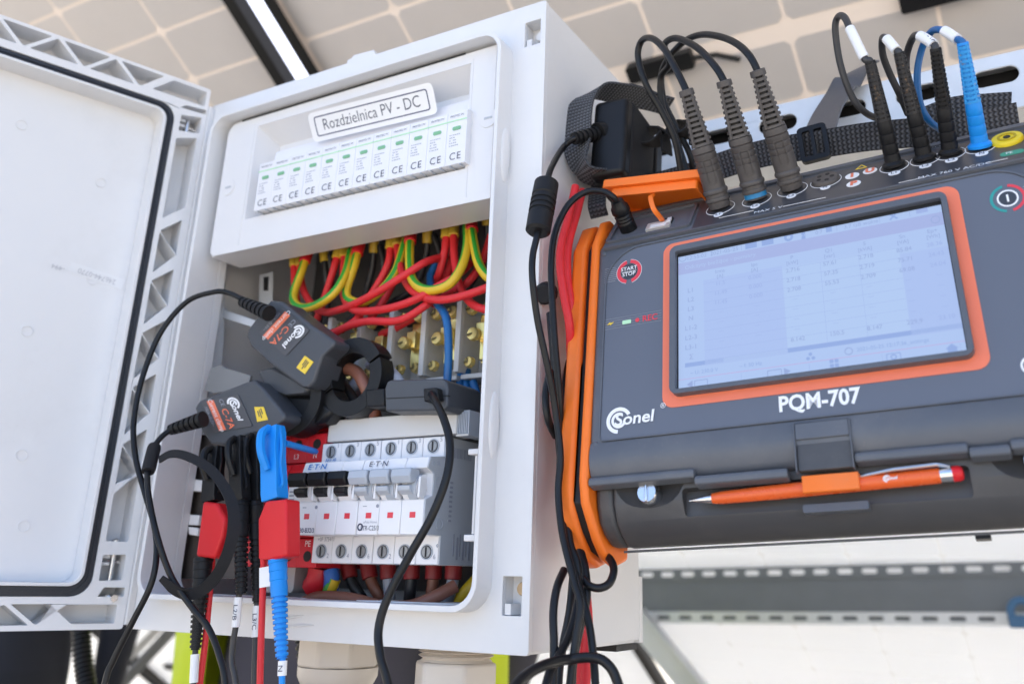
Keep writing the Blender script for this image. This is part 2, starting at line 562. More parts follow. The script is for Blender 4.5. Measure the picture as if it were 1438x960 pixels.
M_CELL_GLARE = M_CELL.copy(); M_CELL_GLARE.name = 'overexposed cell rear'  # lower row's overexposed look is put into this paler, more translucent copy
for n_ in M_CELL_GLARE.node_tree.nodes:
    if n_.type == 'MIX':
        n_.inputs['A'].default_value = (.12, .118, .115, 1); n_.inputs['B'].default_value = (.14, .138, .134, 1)
_nt = M_CELL_GLARE.node_tree
_o = [n for n in _nt.nodes if n.type == 'OUTPUT_MATERIAL'][0]; _p = [n for n in _nt.nodes if n.type == 'BSDF_PRINCIPLED'][0]
for n_ in _nt.nodes:
    if n_.type == 'BSDF_TRANSLUCENT': n_.inputs[0].default_value = (.84, .85, .865, 1)
M_SHEET_GLARE = M_SHEET.copy(); M_SHEET_GLARE.name = 'overexposed backsheet'  # backsheet copy whitened for the same overexposed look
for n_ in M_SHEET_GLARE.node_tree.nodes:
    if n_.type == 'BSDF_TRANSLUCENT': n_.inputs[0].default_value = (.170, .173, .177, 1)
    if n_.type == 'BSDF_DIFFUSE': n_.inputs[0].default_value = (.72, .71, .69, 1)
CELLMESHW = [None]
def solar_module(x0, v0, label, cells, white=False):
    CM = CELLMESHW if white else CELLMESH
    mcell = M_CELL_GLARE if white else M_CELL
    W = PF(x0, v0)
    t = thing('solar_panel', W, label, 'solar panel', 'solar panels of the array')
    fr = MB()
    fr.plate(rrect(0, MW, 0, ML, 0), [rrect(.0015, MW - .0015, .0015, ML - .0015, 0)], -.022, .002, W)
    fr.plate(rrect(.0016, MW - .0016, .0016, ML - .0016, 0), [rrect(.020, MW - .020, .020, ML - .020, 0)], -.022, -.0205, W)
    fr.build('frame', M_FRAME, t)
    MB().box(.002, MW - .002, .002, ML - .002, -.0035, .0015, W).build('backsheet', M_SHEET_GLARE if white else M_SHEET, t)
    ch = .0092
    c = [(ch, .0024), (CPX - ch, .0024), (CPX - .0026, ch), (CPX - .0026, CPV - ch), (CPX - ch, CPV - .0024), (ch, CPV - .0024), (.0026, CPV - ch), (.0026, ch)]
    cm = None
    joined = MB()
    for half in (0, 1):
        for i in range(6):
            for j in range(10):
                # chamfered corners look to the module's middle and ends alternately
                flip = (j % 2 == 0)
                vx, vv = .012 + i * CPX, .012 + j * CPV + half * (ML / 2 - .012 + .010)
                loc = Mx.Translation((vx, vv + (CPV if flip else 0), -.0036)) @ (Mx.Scale(-1, 4, (0, 1, 0)) if flip else Mx.Identity(4))
                if cells:
                    if cm is None:
                        cb = MB().plate([(a, b) for a, b in c], (), -.0006, 0)
                        cm = CM[0] or cb.mesh('cell')
                        if not CM[0]: cm.materials.append(mcell)
                        CM[0] = cm
                    o = bpy.data.objects.new('cell', cm); COL.objects.link(o)
                    o.parent = t; o.matrix_basis = loc
                else:
                    joined.plate(c, (), -.0006, 0, W @ loc)
    if not cells:
        k = joined.build('cells', mcell, t); k['kind'] = 'stuff'
    for jx in (.17, .51, .85):
        jb = MB().plate(rrect(jx - .045, jx + .045, ML / 2 - .012, ML / 2 + .012, .004), (), -.018, -.0037, W)
        jo = jb.build('junction_box', M_BLK, t, .002)
        MB().tube([W @ V((jx + .045, ML / 2, -.012)), W @ V((jx + .075, ML / 2 + .004, -.012)), W @ V((jx + .10, ML / 2 + .02, -.008))], .0035, 8).build('cable_stub', M_CABLE, jo)
    return t
CELLMESH = [None]
UL, LL = -.83, -.83 + ML + .022
NAMES = {(-1, 0): 'solar panel overhead left of the bright gap, above the open door',
         (0, 0): 'solar panel overhead right of the bright gap, above the measuring instrument',
         (0, 1): 'solar panel low behind the measuring instrument, beyond the grey purlin',
         (-1, 1): 'solar panel low behind the box, in the lower row'}
for k in range(-3, 3):
    for row in (0, 1):
        lab = NAMES.get((k, row), 'solar panel of the %s row, %s' % ('upper' if row == 0 else 'lower', {-3: 'farthest left of the array', -2: 'second from the left end', -1: '', 0: '', 1: 'second from the right end', 2: 'at the right end of the array'}[k]))
        solar_module(-.264 + k * 1.065, UL if row == 0 else LL, lab, (k, row) in ((-1, 0), (0, 0), (0, 1)), row == 1)

# galvanised mounting rail behind box and instrument
def slot(cx, cy, w, h, n=6):
    return rrect(cx - w / 2, cx + w / 2, cy - h / 2, cy + h / 2, h / 2 * .99, n)
RZ0, RZ1, RY = .3560, .4005, .157
rl = MB()
W = FR(0, 0, RY)
rl.plate([(-1.45, RZ0), (1.6, RZ0), (1.6, RZ1), (-1.45, RZ1)], [slot(-1.40 + .052 * k, .3835, .030, .0125) for k in range(57)], -.0025, 0, W)
rl.box(-1.45, 1.6, RY + .0026, RY + .041, RZ0, RZ0 + .0025).box(-1.45, 1.6, RY + .0026, RY + .041, RZ1 - .0025, RZ1)
rl.box(-1.45, 1.6, RY + .0385, RY + .041, RZ0 + .0026, RZ0 + .012).box(-1.45, 1.6, RY + .0385, RY + .041, RZ1 - .012, RZ1 - .0026)
ro_ = rl.build('mounting_rail', M_GALV, None, .0006, 1, ('galvanised slotted steel rail running behind the box and the instrument', 'rail'))
MB().box(-1.449, 1.599, RY + .022, RY + .024, RZ0 + .003, RZ1 - .003).build('slot_shade', mat('slot shade black', (.02, .02, .022), .7), ro_)  # dark plate added to paint shade inside the rail slots
for x, lab in ((-1.35, 'galvanised steel post carrying the rail beyond the open door'), (1.5, 'galvanised steel post carrying the rail, right of the frame')):
    p = MB(); p.plate([(x - .025, RY + .042), (x + .025, RY + .042), (x + .025, RY + .085), (x + .021, RY + .085), (x + .021, RY + .046), (x - .021, RY + .046), (x - .021, RY + .085), (x - .025, RY + .085)], (), GZ, .74)
    p.build('support_post', M_GALV, None, 0, 1, (lab, 'post', 'posts of the array'))

# lower purlin of the array, a channel with slotted lips
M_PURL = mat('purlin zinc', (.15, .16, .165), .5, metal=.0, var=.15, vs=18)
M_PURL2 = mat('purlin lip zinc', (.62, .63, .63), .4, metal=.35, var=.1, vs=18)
pz1, pz0 = A(900, 799, 1.36).z, A(900, 874, 1.36).z
pu = MB()
Wp = FR(0, 0, 1.36)
zt, zb = pz1 - .022, pz0 + .022
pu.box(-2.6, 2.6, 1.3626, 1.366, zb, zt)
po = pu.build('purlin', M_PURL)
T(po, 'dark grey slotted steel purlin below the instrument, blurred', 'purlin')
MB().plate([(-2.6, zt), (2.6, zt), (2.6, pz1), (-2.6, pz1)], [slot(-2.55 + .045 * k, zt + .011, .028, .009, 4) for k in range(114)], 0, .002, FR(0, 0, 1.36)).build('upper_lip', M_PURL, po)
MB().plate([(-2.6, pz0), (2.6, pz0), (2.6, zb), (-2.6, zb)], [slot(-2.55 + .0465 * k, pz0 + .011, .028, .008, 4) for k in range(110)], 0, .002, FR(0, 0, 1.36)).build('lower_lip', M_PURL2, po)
MB().box(-2.6, 2.6, 1.3640, 1.3660, pz0 + .002, zb - .004).build('lip_blackout', M_PURL, po)  # added dark strip, keeps the bright background out of the lower slots
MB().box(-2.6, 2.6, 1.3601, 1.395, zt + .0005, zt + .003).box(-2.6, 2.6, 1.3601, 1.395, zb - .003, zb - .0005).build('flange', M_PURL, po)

pv_ = V((-.18, 1.36, -.026))
WR = Mx.Translation(pv_) @ Mx.Rotation(radians(-1.85), 4, 'Y') @ Mx.Translation(-pv_) @ WM[po.name]
po.matrix_world = WR

def brace(p0, p1, w, m, lab, holes=False):
    p0, p1 = V(p0), V(p1)
    f = frame(p0, (p1 - p0), (0, -1, 0))
    L = (p1 - p0).length
    b = MB().box(0, L, -.003, .003, -w / 2, w / 2, f).box(0, L, .0032, .03, -w / 2, -w / 2 + .003, f)
    return b.build('brace', m, None, 0, 1, (lab, 'brace', 'braces of the array'))
brace(A(893, 866, 1.33), A(1110, 1130, 1.33), .052, M_PURL2, 'pale steel brace slanting down below the box corner')
brace(A(258, 866, 1.05), A(60, 1080, 1.05), .028, M_PURL, 'thin dark steel brace slanting left below the box')
brace(A(236, 868, 1.2), A(20, 1080, 1.2), .022, M_PURL2, 'thin pale steel brace beside the darker slanting brace')

for x, lab in ((-2.45, 'steel post under the left end of the purlin'), (2.45, 'steel post under the right end of the purlin')):
    MB().box(x - .03, x + .03, 1.397, 1.44, GZ, .10).build('support_post', M_PURL, None, .002, 1, (lab, 'post', 'posts of the array'))
# blue clip on the purlin at the right edge
bc = MB(); c0 = A(1436, 858, 1.33)
bc.tube([c0 + V((0.018 * cos(a), -.012, .018 * sin(a))) for a in [k * pi / 8 for k in range(13)]], .007, 8)
bc.box(c0.x - .022, c0.x + .05, c0.y - .02, c0.y, c0.z - .026, c0.z - .006)
bc.build('cable_clip', mat('dull blue clip', (.05, .14, .26), .5), None, .003, 2, ('small blue clip on the purlin at the right edge', 'clip'))

# ------------------------------------------------------------------ people beyond the box (only a strip at waist height shows)
def person(x, y, h, face, label, cloth, trousers, skin, hair, vest=None, lean=0.):
    W = Mx.Translation((x, y, GZ)) @ Mx.Rotation(face, 4, 'Z')
    t = thing('person', W, label, 'person')
    s = h / 1.7
    J = {'pel': (0, 0, .95), 'wst': (0, .0, 1.08), 'chs': (0, -.005, 1.30), 'nck': (0, 0, 1.44), 'hd0': (0, -.015, 1.50), 'hd1': (0, -.02, 1.59), 'hd2': (0, -.01, 1.66),
         'shl': (-.17, 0, 1.38), 'ell': (-.23, .09, 1.12), 'wrl': (-.17, .15, .92), 'hnl': (-.13, .17, .85),
         'shr': (.17, 0, 1.38), 'elr': (.23, .09, 1.12), 'wrr': (.17, .15, .92), 'hnr': (.13, .17, .85),
         'hpl': (-.09, 0, .90), 'knl': (-.10, -.02, .50), 'anl': (-.11, .02, .09), 'tol': (-.12, -.15, .035),
         'hpr': (.09, 0, .90), 'knr': (.10, -.02, .50), 'anr': (.11, .02, .09), 'tor': (.12, -.15, .035)}
    R = {'pel': (.155, .12), 'wst': (.145, .11), 'chs': (.165, .12), 'nck': (.058, .06), 'hd0': (.065, .075), 'hd1': (.078, .098), 'hd2': (.06, .075),
         'shl': .07, 'ell': .047, 'wrl': .032, 'hnl': .04, 'shr': .07, 'elr': .047, 'wrr': .032, 'hnr': .04,
         'hpl': .10, 'knl': .066, 'anl': .045, 'tol': .042, 'hpr': .10, 'knr': .066, 'anr': .045, 'tor': .042}
    E = [('pel', 'wst'), ('wst', 'chs'), ('chs', 'nck'), ('nck', 'hd0'), ('hd0', 'hd1'), ('hd1', 'hd2'), ('chs', 'shl'), ('shl', 'ell'), ('ell', 'wrl'), ('wrl', 'hnl'),
         ('chs', 'shr'), ('shr', 'elr'), ('elr', 'wrr'), ('wrr', 'hnr'), ('pel', 'hpl'), ('hpl', 'knl'), ('knl', 'anl'), ('anl', 'tol'), ('pel', 'hpr'), ('hpr', 'knr'), ('knr', 'anr'), ('anr', 'tor')]
    ks = list(J)
    me = bpy.data.meshes.new('body')
    me.from_pydata([tuple(V(J[k]) * s) for k in ks], [(ks.index(a), ks.index(b)) for a, b in E], [])
    o = bpy.data.objects.new('body', me); COL.objects.link(o); o.parent = t; WM[o.name] = W
    sk = o.modifiers.new('skin', 'SKIN'); sk.use_smooth_shade = True
    for i, k in enumerate(ks):
        r = R[k]; r = r if isinstance(r, tuple) else (r, r)
        me.skin_vertices[0].data[i].radius = (r[0] * s, r[1] * s)
    me.skin_vertices[0].data[0].use_root = True
    ss = o.modifiers.new('sub', 'SUBSURF'); ss.levels = 2; ss.render_levels = 2
    # skin, clothes by height
    m = bpy.data.materials.new('person body'); m.use_nodes = True
    nt = m.node_tree; N = nt.nodes; L = nt.links; p = N['Principled BSDF']
    tc = N.new('ShaderNodeTexCoord'); sx = N.new('ShaderNodeSeparateXYZ'); L.new(tc.outputs['Object'], sx.inputs[0])
    mr = N.new('ShaderNodeMath'); mr.operation = 'DIVIDE'; mr.inputs[1].default_value = 1.7 * s
    L.new(sx.outputs[2], mr.inputs[0])
    r = N.new('ShaderNodeValToRGB'); r.color_ramp.interpolation = 'CONSTANT'
    cols = [(0, (.02, .018, .016)), (.06, trousers), (.565, cloth), (.86, skin), (.958, hair)]
    r.color_ramp.elements[0].color = (*cols[0][1], 1); r.color_ramp.elements[1].position = cols[1][0]; r.color_ramp.elements[1].color = (*cols[1][1], 1)
    for a, c in cols[2:]:
        e = r.color_ramp.elements.new(a); e.color = (*c, 1)
    L.new(mr.outputs[0], r.inputs[0]); L.new(r.outputs[0], p.inputs['Base Color']); p.inputs['Roughness'].default_value = .8
    me.materials.append(m)
    # head details and hair
    hb = MB()
    hb.rod(W @ (V((0, .012, 1.60)) * s), W @ (V((0, .008, 1.70)) * s), [(0, .088 * s), (.3, .092 * s), (.6, .08 * s), (.85, .05 * s), (1, .01 * s)], 16)
    hb.build('hair', mat('hair ' + label[:6], hair, .6), t)
    fb = MB()
    for sx_ in (-1, 1):
        fb.rod(W @ (V((sx_ * .03, -.104, 1.60)) * s), W @ (V((sx_ * .03, -.114, 1.60)) * s), [(0, .012 * s), (.6, .010 * s), (1, .002)], 8)
    fb.build('eye', mat('eye', (.03, .03, .03), .3), t)
    if vest:
        vb = MB()
        rows = [(.90, .212, .165), (1.02, .212, .160), (1.15, .212, .155), (1.28, .215, .150), (1.38, .195, .13), (1.44, .12, .09)]
        n = 80; vs = []; fs = []
        for (z, rx, ry) in rows:
            for j in range(n + 1):
                a = -pi / 2 + .80 + (2 * pi - 1.60) * j / n
                fo_ = 1 + .035 * sin(9 * a + z * 7) + .02 * sin(17 * a - z * 11)
                vs.append(W @ (V((rx * fo_ * cos(a), ry * fo_ * sin(a), z)) * s))
        for i in range(len(rows) - 1):
            for j in range(n):
                q = i * (n + 1) + j
                fs.append((q, q + 1, q + n + 2, q + n + 1))
        vb.add(vs, fs)
        vo = vb.build('vest', vest, t)
        so = vo.modifiers.new('th', 'SOLIDIFY'); so.thickness = .006
        st = MB()
        for j0, j1 in ((0, n),):
            vs = []; fs = []
            for z in (1.10, 1.15):
                for j in range(n + 1):
                    a = -pi / 2 + .80 + (2 * pi - 1.60) * j / n
                    vs.append(W @ (V((.216 * cos(a), .162 * sin(a), z)) * s))
            fs = [(j, j + 1, n + 2 + j, n + 1 + j) for j in range(n)]
            st.add(vs, fs)
        st.build('reflective_stripe', mat('reflective tape', (.5, .5, .52), .3), vo)
    return t
M_HIVIS = mat('high visibility yellow', (.62, .72, .02), .7, var=.08, vs=20)
person(-.225, .50, 1.66, .45, 'person in open yellow safety vest over dark shirt behind the box', (.055, .05, .065), (.06, .06, .07), (.5, .32, .24), (.05, .035, .025), M_HIVIS)
person(-1.22, .62, 1.70, .3, 'person in dark navy clothes behind the open door', (.012, .014, .024), (.010, .012, .02), (.5, .32, .24), (.04, .03, .02))
# ------------------------------------------------------------------ distribution box
WB, HB, DB = .35, .4396, .155
box = thing('distribution_box', (0, 0, 0), 'light grey plastic distribution box with its door swung open to the left', 'electrical box')
F0 = FR()
opening = rrect(.0265, .3220, .0238, .4135, .016, 6)
pk1 = rrect(.3325, .3458, .4045, .4250, .0004, 1)
pk2 = rrect(.3310, .3445, .0210, .0427, .0004, 1)
b = MB()
b.plate(rrect(0, WB, 0, HB, .0022, 3), [opening, pk1, pk2], -.004, 0, F0)
# tapered walls of the housing
b.plate([(0, .0041), (.004, .0041), (.004, DB), (0, DB)], (), .0022, HB - .0022)
b.plate([(WB - .004, .0041), (WB, .0041), (WB, DB), (WB - .004, DB)], (), .0022, HB - .0022)
b.box(.0041, WB - .0041, .0041, DB, HB - .004, HB)
b.box(.0041, WB - .0041, .0041, DB, 0, .004)
b.box(.0041, WB - .0041, DB - .004, DB, .0041, HB - .0041)
b.build('housing', M_BOX, box, .0007, 2)
# raised sealing lip round the opening
lp = MB().plate(rrect(.0248, .3236, .0219, .4152, .0175, 7), [rrect(.0282, .3205, .0257, .4118, .0145, 7)], -.012, .017, F0)
lp.build('sealing_lip', M_BOX, box, .0008, 2)
# sleeve from the lip into the housing
MB().plate(rrect(.0262, .3222, .0236, .4136, .0165, 7), [rrect(.0285, .3202, .0260, .4115, .0143, 7)], -.019, -.0122, F0).build('inner_sleeve', M_BOX, box)
# corner pockets for the cover screws
for q, (x0, x1, z0, z1) in enumerate(((.3325, .3458, .4045, .4250), (.3310, .3445, .0210, .0427))):
    pb = MB()
    pb.box(x0 - .0012, x1 + .0012, .0125, .0137, z0 - .0012, z1 + .0012)
    pb.box(x0 - .0012, x0 - .0001, .0042, .0124, z0 - .0012, z1 + .0012).box(x1 + .0001, x1 + .0012, .0042, .0124, z0 - .0012, z1 + .0012)
    pb.box(x0, x1, .0042, .0124, z1 + .0001, z1 + .0012).box(x0, x1, .0042, .0124, z0 - .0012, z0 - .0001)
    pb.box(x0 + .001, x0 + .0052, .0018, .0124, z0 + .0003, z0 + .0065)
    po = pb.build('screw_pocket', M_BOX, box)
    sx_, sz_ = x1 - .0035, (z0 + z1) / 2 + (.004 if q else 0)
    MB().rod((sx_, .0124, sz_), (sx_, .006, sz_), [(0, .0042), (.8, .0042), (1, .0036)], 18).build('screw', M_COPPER if q else M_BOX, po)
# latch tab on the upper edge
lt = MB().plate([(.160, .4396), (.1905, .4396), (.1880, .4448), (.1665, .4458), (.1640, .4435), (.1600, .4430)], (), -.010, -.0005, F0)
lt.box(.168, .186, .011, .014, HB, HB + .003)
lt.build('latch_tab', M_BOX, box, .0006)
# oval bosses on the flank of the lip
for zc in (.318, .132):
    ob = MB(); n = 18
    vs, fs = [], []
    for i in range(7):
        f = i / 6; r = cos(f * pi / 2) ** .7
        for j in range(n):
            a = 2 * pi * j / n
            vs.append((.3236 + .0022 * sin(f * pi / 2), -.006 + .0055 * r * cos(a), zc + .021 * r * sin(a)))
    for i in range(6):
        for j in range(n):
            fs.append((i * n + j, i * n + (j + 1) % n, (i + 1) * n + (j + 1) % n, (i + 1) * n + j))
    ob.add(vs, fs).build('oval_boss', M_BOX, box)
# hinge strip on the left edge
MB().plate(rrect(-.0035, .0060, .003, .4360, .001, 2), (), .0002, .0055, F0).build('hinge_strip', M_BOX, box, .0008)
# small clips on the right inside edge
cl = MB().box(.3150, .3170, -.012, -.004, .0660, .1130)
cl.box(.3110, .3200, -.014, -.003, .1130, .1165).box(.3110, .3200, -.014, -.003, .0620, .0658)
cl.build('clip_strip', M_BOX, box, .0005)
# rear foot flange at the lower back
MB().box(WB - .03, WB + .0002, DB + .0001, DB + .006, .0, .0445).build('foot_flange', M_BOX, box, .0006)
MB().box(WB - .05, WB - .004, DB - .03, DB + .004, -.0045, -.0002).build('foot_screw_plate', M_BLK, box)
# moulded logo swoosh at the bottom flange
MB().rod((.150, -.0004, .0115), (.176, -.0004, .0155), [(0, .0002), (.3, .0010), (.7, .0012), (1, .0002)], 6).rod((.162, -.0004, .0082), (.186, -.0004, .0098), [(0, .0002), (.4, .0012), (1, .0002)], 6).build('moulded_mark', M_BOX, box)

# inner cover plate with the module window
PY = -.006
FP = FR(0, 0, PY)
win = [(.0722, .3145), (.2905, .3145), (.2905, .4000), (.0722, .4000)]
cv = MB()
cv.plate(rrect(.0362, .3130, .2875, .4092, [.001, .010, .006, .001], 5), [win], -.0022, 0, FP)
# turned-back edges
cv.box(.0365, .3128, PY + .0023, .027, .2878, .2900)
cv.box(.0365, .0385, PY + .0023, .027, .2902, .404)
# tapered recess walls and floor
R0 = [(.0722, .3145), (.2905, .3145), (.2905, .4000), (.0722, .4000)]
R1 = [(.0800, .3160), (.2885, .3160), (.2885, .3880), (.0800, .3880)]
vs = [FP @ V((x, z, -.0005)) for x, z in R0] + [FP @ V((x, z, -.0200)) for x, z in R1]
fs = [(i, (i + 1) % 4, 4 + (i + 1) % 4, 4 + i) for i in range(4)] + [(4, 5, 6, 7)]
cv.add(vs, fs)
co = cv.build('cover_plate', M_PLATE, box, .0005)
# raised side bands of the plate and slotted quarter-turn fasteners
for x, z in ((.0470, .3480), (.3085, .3500)):
    fo = MB().rod((x, PY - .0001, z), (x, PY - .0006, z), [(0, .0075), (1, .0073)], 28).build('fastener', M_PLATE, co)
    MB().box(x - .0033, x + .0033, PY - .0009, PY - .0006, z - .0008, z + .0008).build('fastener_slot', M_MODG, co)
for x in (.2925, .0690):
    MB().box(x, x + .0005, PY - .0004, PY, .292, .403).build('plate_ridge', M_PLATE, co)
MB().box(.052, .285, PY - .0003, PY + .0004, .4088, .4104).build('plate_top_strip', M_DARK, co)  # dark strip along the plate's upper edge
# name plate
q0, q1, q2 = A(429, 161, -.0150), A(603, 116, -.0150), A(443, 200, -.0035)
ctr = (q1 + q2) / 2
FS = frame(ctr, q1 - q0, q0 - q2)
hw, hh = (q1 - q0).length / 2, (q0 - q2).length / 2
so = MB().plate(rrect(-hw, hw, -hh, hh, .0045), (), -.0004, 0, FS).build('name_sticker', M_WHT, box)
so['label'] = 'white sticker reading Rozdzielnica PV - DC'
MB().plate(rrect(-hw * .91, hw * .91, -hh * .68, hh * .68, .0022), [rrect(-hw * .91 + .0009, hw * .91 - .0009, -hh * .68 + .0009, hh * .68 - .0009, .0015)], 0, .00015, FS).build('sticker_border', M_NAVY, so)
text('Rozdzielnica PV - DC', hw * .205, Mx.Translation((0, 0, 0)) @ FS, M_INK, so, sx=.88, bold=-.006)
# blanking strip above the modules, behind the sticker
MB().plate([(.0130, .3586), (-.0110, .3586), (.0005, .3604), (.0030, .3760), (.0130, .3760)], (), 0, .2060, frame((.0882, 0, 0), (0, 1, 0), (0, 0, 1))).build('blanking_strip', M_MOD, box, .0006)
# ------------------------------------------------------------------ twelve fuse modules in the window
MX0, MPW = .0882, .01717
W0 = Mx.Translation((MX0, -.012, .3162))
ORD = ['leftmost', 'second', 'third', 'fourth', 'fifth', 'sixth', 'seventh', 'eighth', 'ninth', 'tenth', 'eleventh', 'rightmost']
def ordl(i, n=12):
    return 'leftmost' if i == 0 else ('rightmost' if i == n - 1 else ORD[i] + ' from the left')
fm = thing('fuse_module', W0, 'white slim fuse module with green window, leftmost of the row of twelve', 'fuse module', 'fuse modules in the upper window')
G = FR(MX0, .3162, -.012)
MB().plate([(.0130, .3165), (-.0120, .3165), (-.0120, .3583), (.0130, .3583)], (), .0001, MPW - .0001, frame((MX0, 0, 0), (0, 1, 0), (0, 0, 1))).build('body', M_MOD, fm, .00025)
MB().box(.0001, MPW - .0002, .0343, .0352, 0.0001, .0004, G).build('green_line', M_LGREEN, fm)
MB().plate(rrect(.0052, .0122, .0270, .0298, .0010, 3), (), .0001, .0006, G).build('green_window', M_GREEN, fm)
text('PROTEC PV', .0023, G @ Mx.Translation((.0085, .0385, .0002)), M_INK, fm)
tm = MB()
for r, ln in enumerate((.010, .006, .0075, .0065, .009)):
    for c in range(int(ln / .0016)):
        if random.random() < .85:
            tm.box(.0028 + c * .0016, .0028 + c * .0016 + random.uniform(.0007, .0013), .0232 - r * .0021, .0238 - r * .0021, .0001, .00025, G)
tm.build('small_print', M_INKG, fm)
text('CE', .0080, G @ Mx.Translation((.0086, .0062, .0002)), M_INK, fm, sp=1.15, bold=-.006)
MB().box(.0040, .0048, -.0008, .0000, -.010, .0001, G).box(.0125, .0133, -.0008, .0, -.010, .0001, G).build('bottom_slot', M_MODG2, fm)
for k in range(1, 12):
    dup(fm, (k * MPW, 0, 0), 'white slim fuse module with green window, %s of the row of twelve' % ordl(k))

# ------------------------------------------------------------------ door
DO = V((.004, -.006, 0)); da = radians(70.8)
DU = V((-cos(da), -sin(da), 0)); DN = V((sin(da), -cos(da), 0))
# local: x = -DU (toward the hinge), y up, z = toward viewer; use s = distance from hinge -> x = -s
FD = frame(DO, -DU, (0, 0, 1))
def ds(s): return -s
HD, WD = .4528, .372
def dq(s0, s1, z0, z1, r): return [(-x, y) for x, y in rrect(s0, s1, z0, z1, r, 6)]
hol = []
# truss cells along the top and bottom bands: alternating triangles
def band_top(z0, z1):
    out = []
    s = .041; p = .0212; up = True
    while s < WD - .05:
        if up: t = [(s, z1), (s + 2 * p - .006, z1), (s + p - .003, z0)]
        else: t = [(s, z0), (s + 2 * p - .006, z0), (s + p - .003, z1)]
        out.append(tri_round([(-a, c) for a, c in t], .0016)); s += p + .0012; up = not up
    return out
hol += band_top(.4330, .4500)
hol.append(tri_round([(-.0030, .4345), (-.0030, .4492), (-.033, .4492), (-.049, .4345)], .0015))
hol += band_top(.0036, .0175)
hol.append(tri_round([(-.0065, .0040), (-.0065, .0172), (-.052, .0172), (-.036, .0040)], .0012))
# hinge side band
sa, sb = .0062, .0226
hol.append(tri_round([(-.0040, .4075), (-.0040, .4232), (-.0218, .4195), (-.0218, .4040)], .0012))
hol.append(tri_round([(-.0052, .3365), (-.0052, .4025), (-.0225, .3965), (-.0225, .3215)], .0012))
z = .3235; left = False
while z > .115:
    hol.append(tri_round([(-sa, z + .001), (-sa, z - .0325), (-sb, z - .0130)] if not left else [(-sb, z + .008), (-sb, z - .028), (-sa, z - .0085)], .0014))
    z -= .0222; left = not left
hol.append(tri_round([(-sa, z + .010), (-sa, .0615), (-sb, .0615), (-sb, z + .002)], .0014))
hol.append(tri_round([(-.0062, .0340), (-.0062, .0525), (-.0225, .0515), (-.0225, .0335)], .0010))
hol.append(tri_round([(-.0010, .4272), (-.0010, .4318), (-.0190, .4300), (-.0235, .4262)], .0008))
hol.append(tri_round([(-.0030, .0225), (-.0030, .0290), (-.0180, .0290), (-.0215, .0225)], .0008))
dr = MB()
outer = [(-x, y) for x, y in rrect(0, WD, 0, HD, .002, 2)]
# notches near the hinge corners
dr.plate(outer, hol + [dq(.0268, WD - .027, .0224, .4262, .014)], -.022, 0, FD)
do = dr.build('door', M_DOOR, box, .0005, 2)
do['label'] = 'open door with black gasket and lattice ribs'
MB().plate(outer, (), -.0245, -.0221, FD).build('door_skin', M_DOOR, do)
# raised inner panel wall and flat
MB().plate(dq(.0338, WD - .034, .0296, .4190, .010), [dq(.0362, WD - .0364, .0320, .4166, .008)], -.022, .0025, FD).build('panel_wall', M_DOOR, do, .0006)
MB().plate(dq(.0363, WD - .0365, .0321, .4165, .008), (), -.0218, -.0190, FD).build('inner_panel', M_DOOR, do)
MB().plate(dq(.0270, WD - .0272, .0226, .4260, .0138), [dq(.0336, WD - .0338, .0294, .4192, .0102)], -.018, -.0008, FD).build('gasket', M_GASK, do, .0016, 3)
MB().plate(dq(.0298, WD - .030, .0254, .4232, .012), [dq(.0306, WD - .0308, .0262, .4224, .0115)], -.0007, .0003, FD).build('gasket_ridge', M_GASK, do)
# ejector marks on the panel, hinge pins, paper strip
for s, z in ((.070, .345), (.062, .262), (.100, .212), (.086, .120), (.135, .375), (.14, .30), (.075, .07)):
    MB().plate(circ(-s, z, .0042, 20), [circ(-s, z, .0037, 20)], -.0191, -.0183, FD).build('ejector_mark', M_DOOR, do)
for z0, z1 in ((.4045, .4270), (.0330, .0640)):
    h = MB().rod(FD @ V((-.0125, z0, -.009)), FD @ V((-.0125, z1, -.009)), [(0, .0019), (.8, .0019), (.82, .0030), (.95, .0030), (1, .0012)], 12)
    h.rod(FD @ V((-.004, (z0 + z1) / 2 - .002, -.011)), FD @ V((-.021, (z0 + z1) / 2, -.011)), [(0, .0012), (1, .0012)], 8)
    h.build('hinge_pin', M_STEEL, do)
    MB().box(-.0215, -.0155, (z0 + z1) / 2 + .001, (z0 + z1) / 2 + .003, -.015, -.006, FD).box(-.0215, -.0155, (z0 + z1) / 2 - .004, (z0 + z1) / 2 - .002, -.015, -.006, FD).build('hinge_prong', M_DOOR, do)
MB().box(-.0150, .0, .0195, .0235, -.020, -.004, FD).rod(FD @ V((-.010, .0215, -.004)), FD @ V((-.010, .0215, .002)), [(0, .003), (1, .0025)], 10).build('hinge_bracket', M_STEEL, do)
FSN = FD @ Mx.Translation((-.058, .2655, -.0189)) @ Mx.Rotation(radians(-7), 4, 'Z')
sn = MB().plate(rrect(-.012, .030, -.0042, .0048, .0003), (), 0, .0002, FSN @ Mx.Translation((-.010, 0, 0))).build('serial_strip', mat('thin paper strip', (.77, .775, .785), .5, var=.03), do)
text('246744-0770', .0062, FSN @ Mx.Translation((-.001, 0, .0003)) @ Mx.Rotation(pi, 4, 'Z'), mat('faint grey ink', (.50, .51, .54), .6), do, sx=.9)
text('-494', .0055, FSN @ Mx.Translation((-.030, -.003, .0003)) @ Mx.Rotation(pi, 4, 'Z'), mat('faint grey ink', (.50, .51, .54), .6), do)

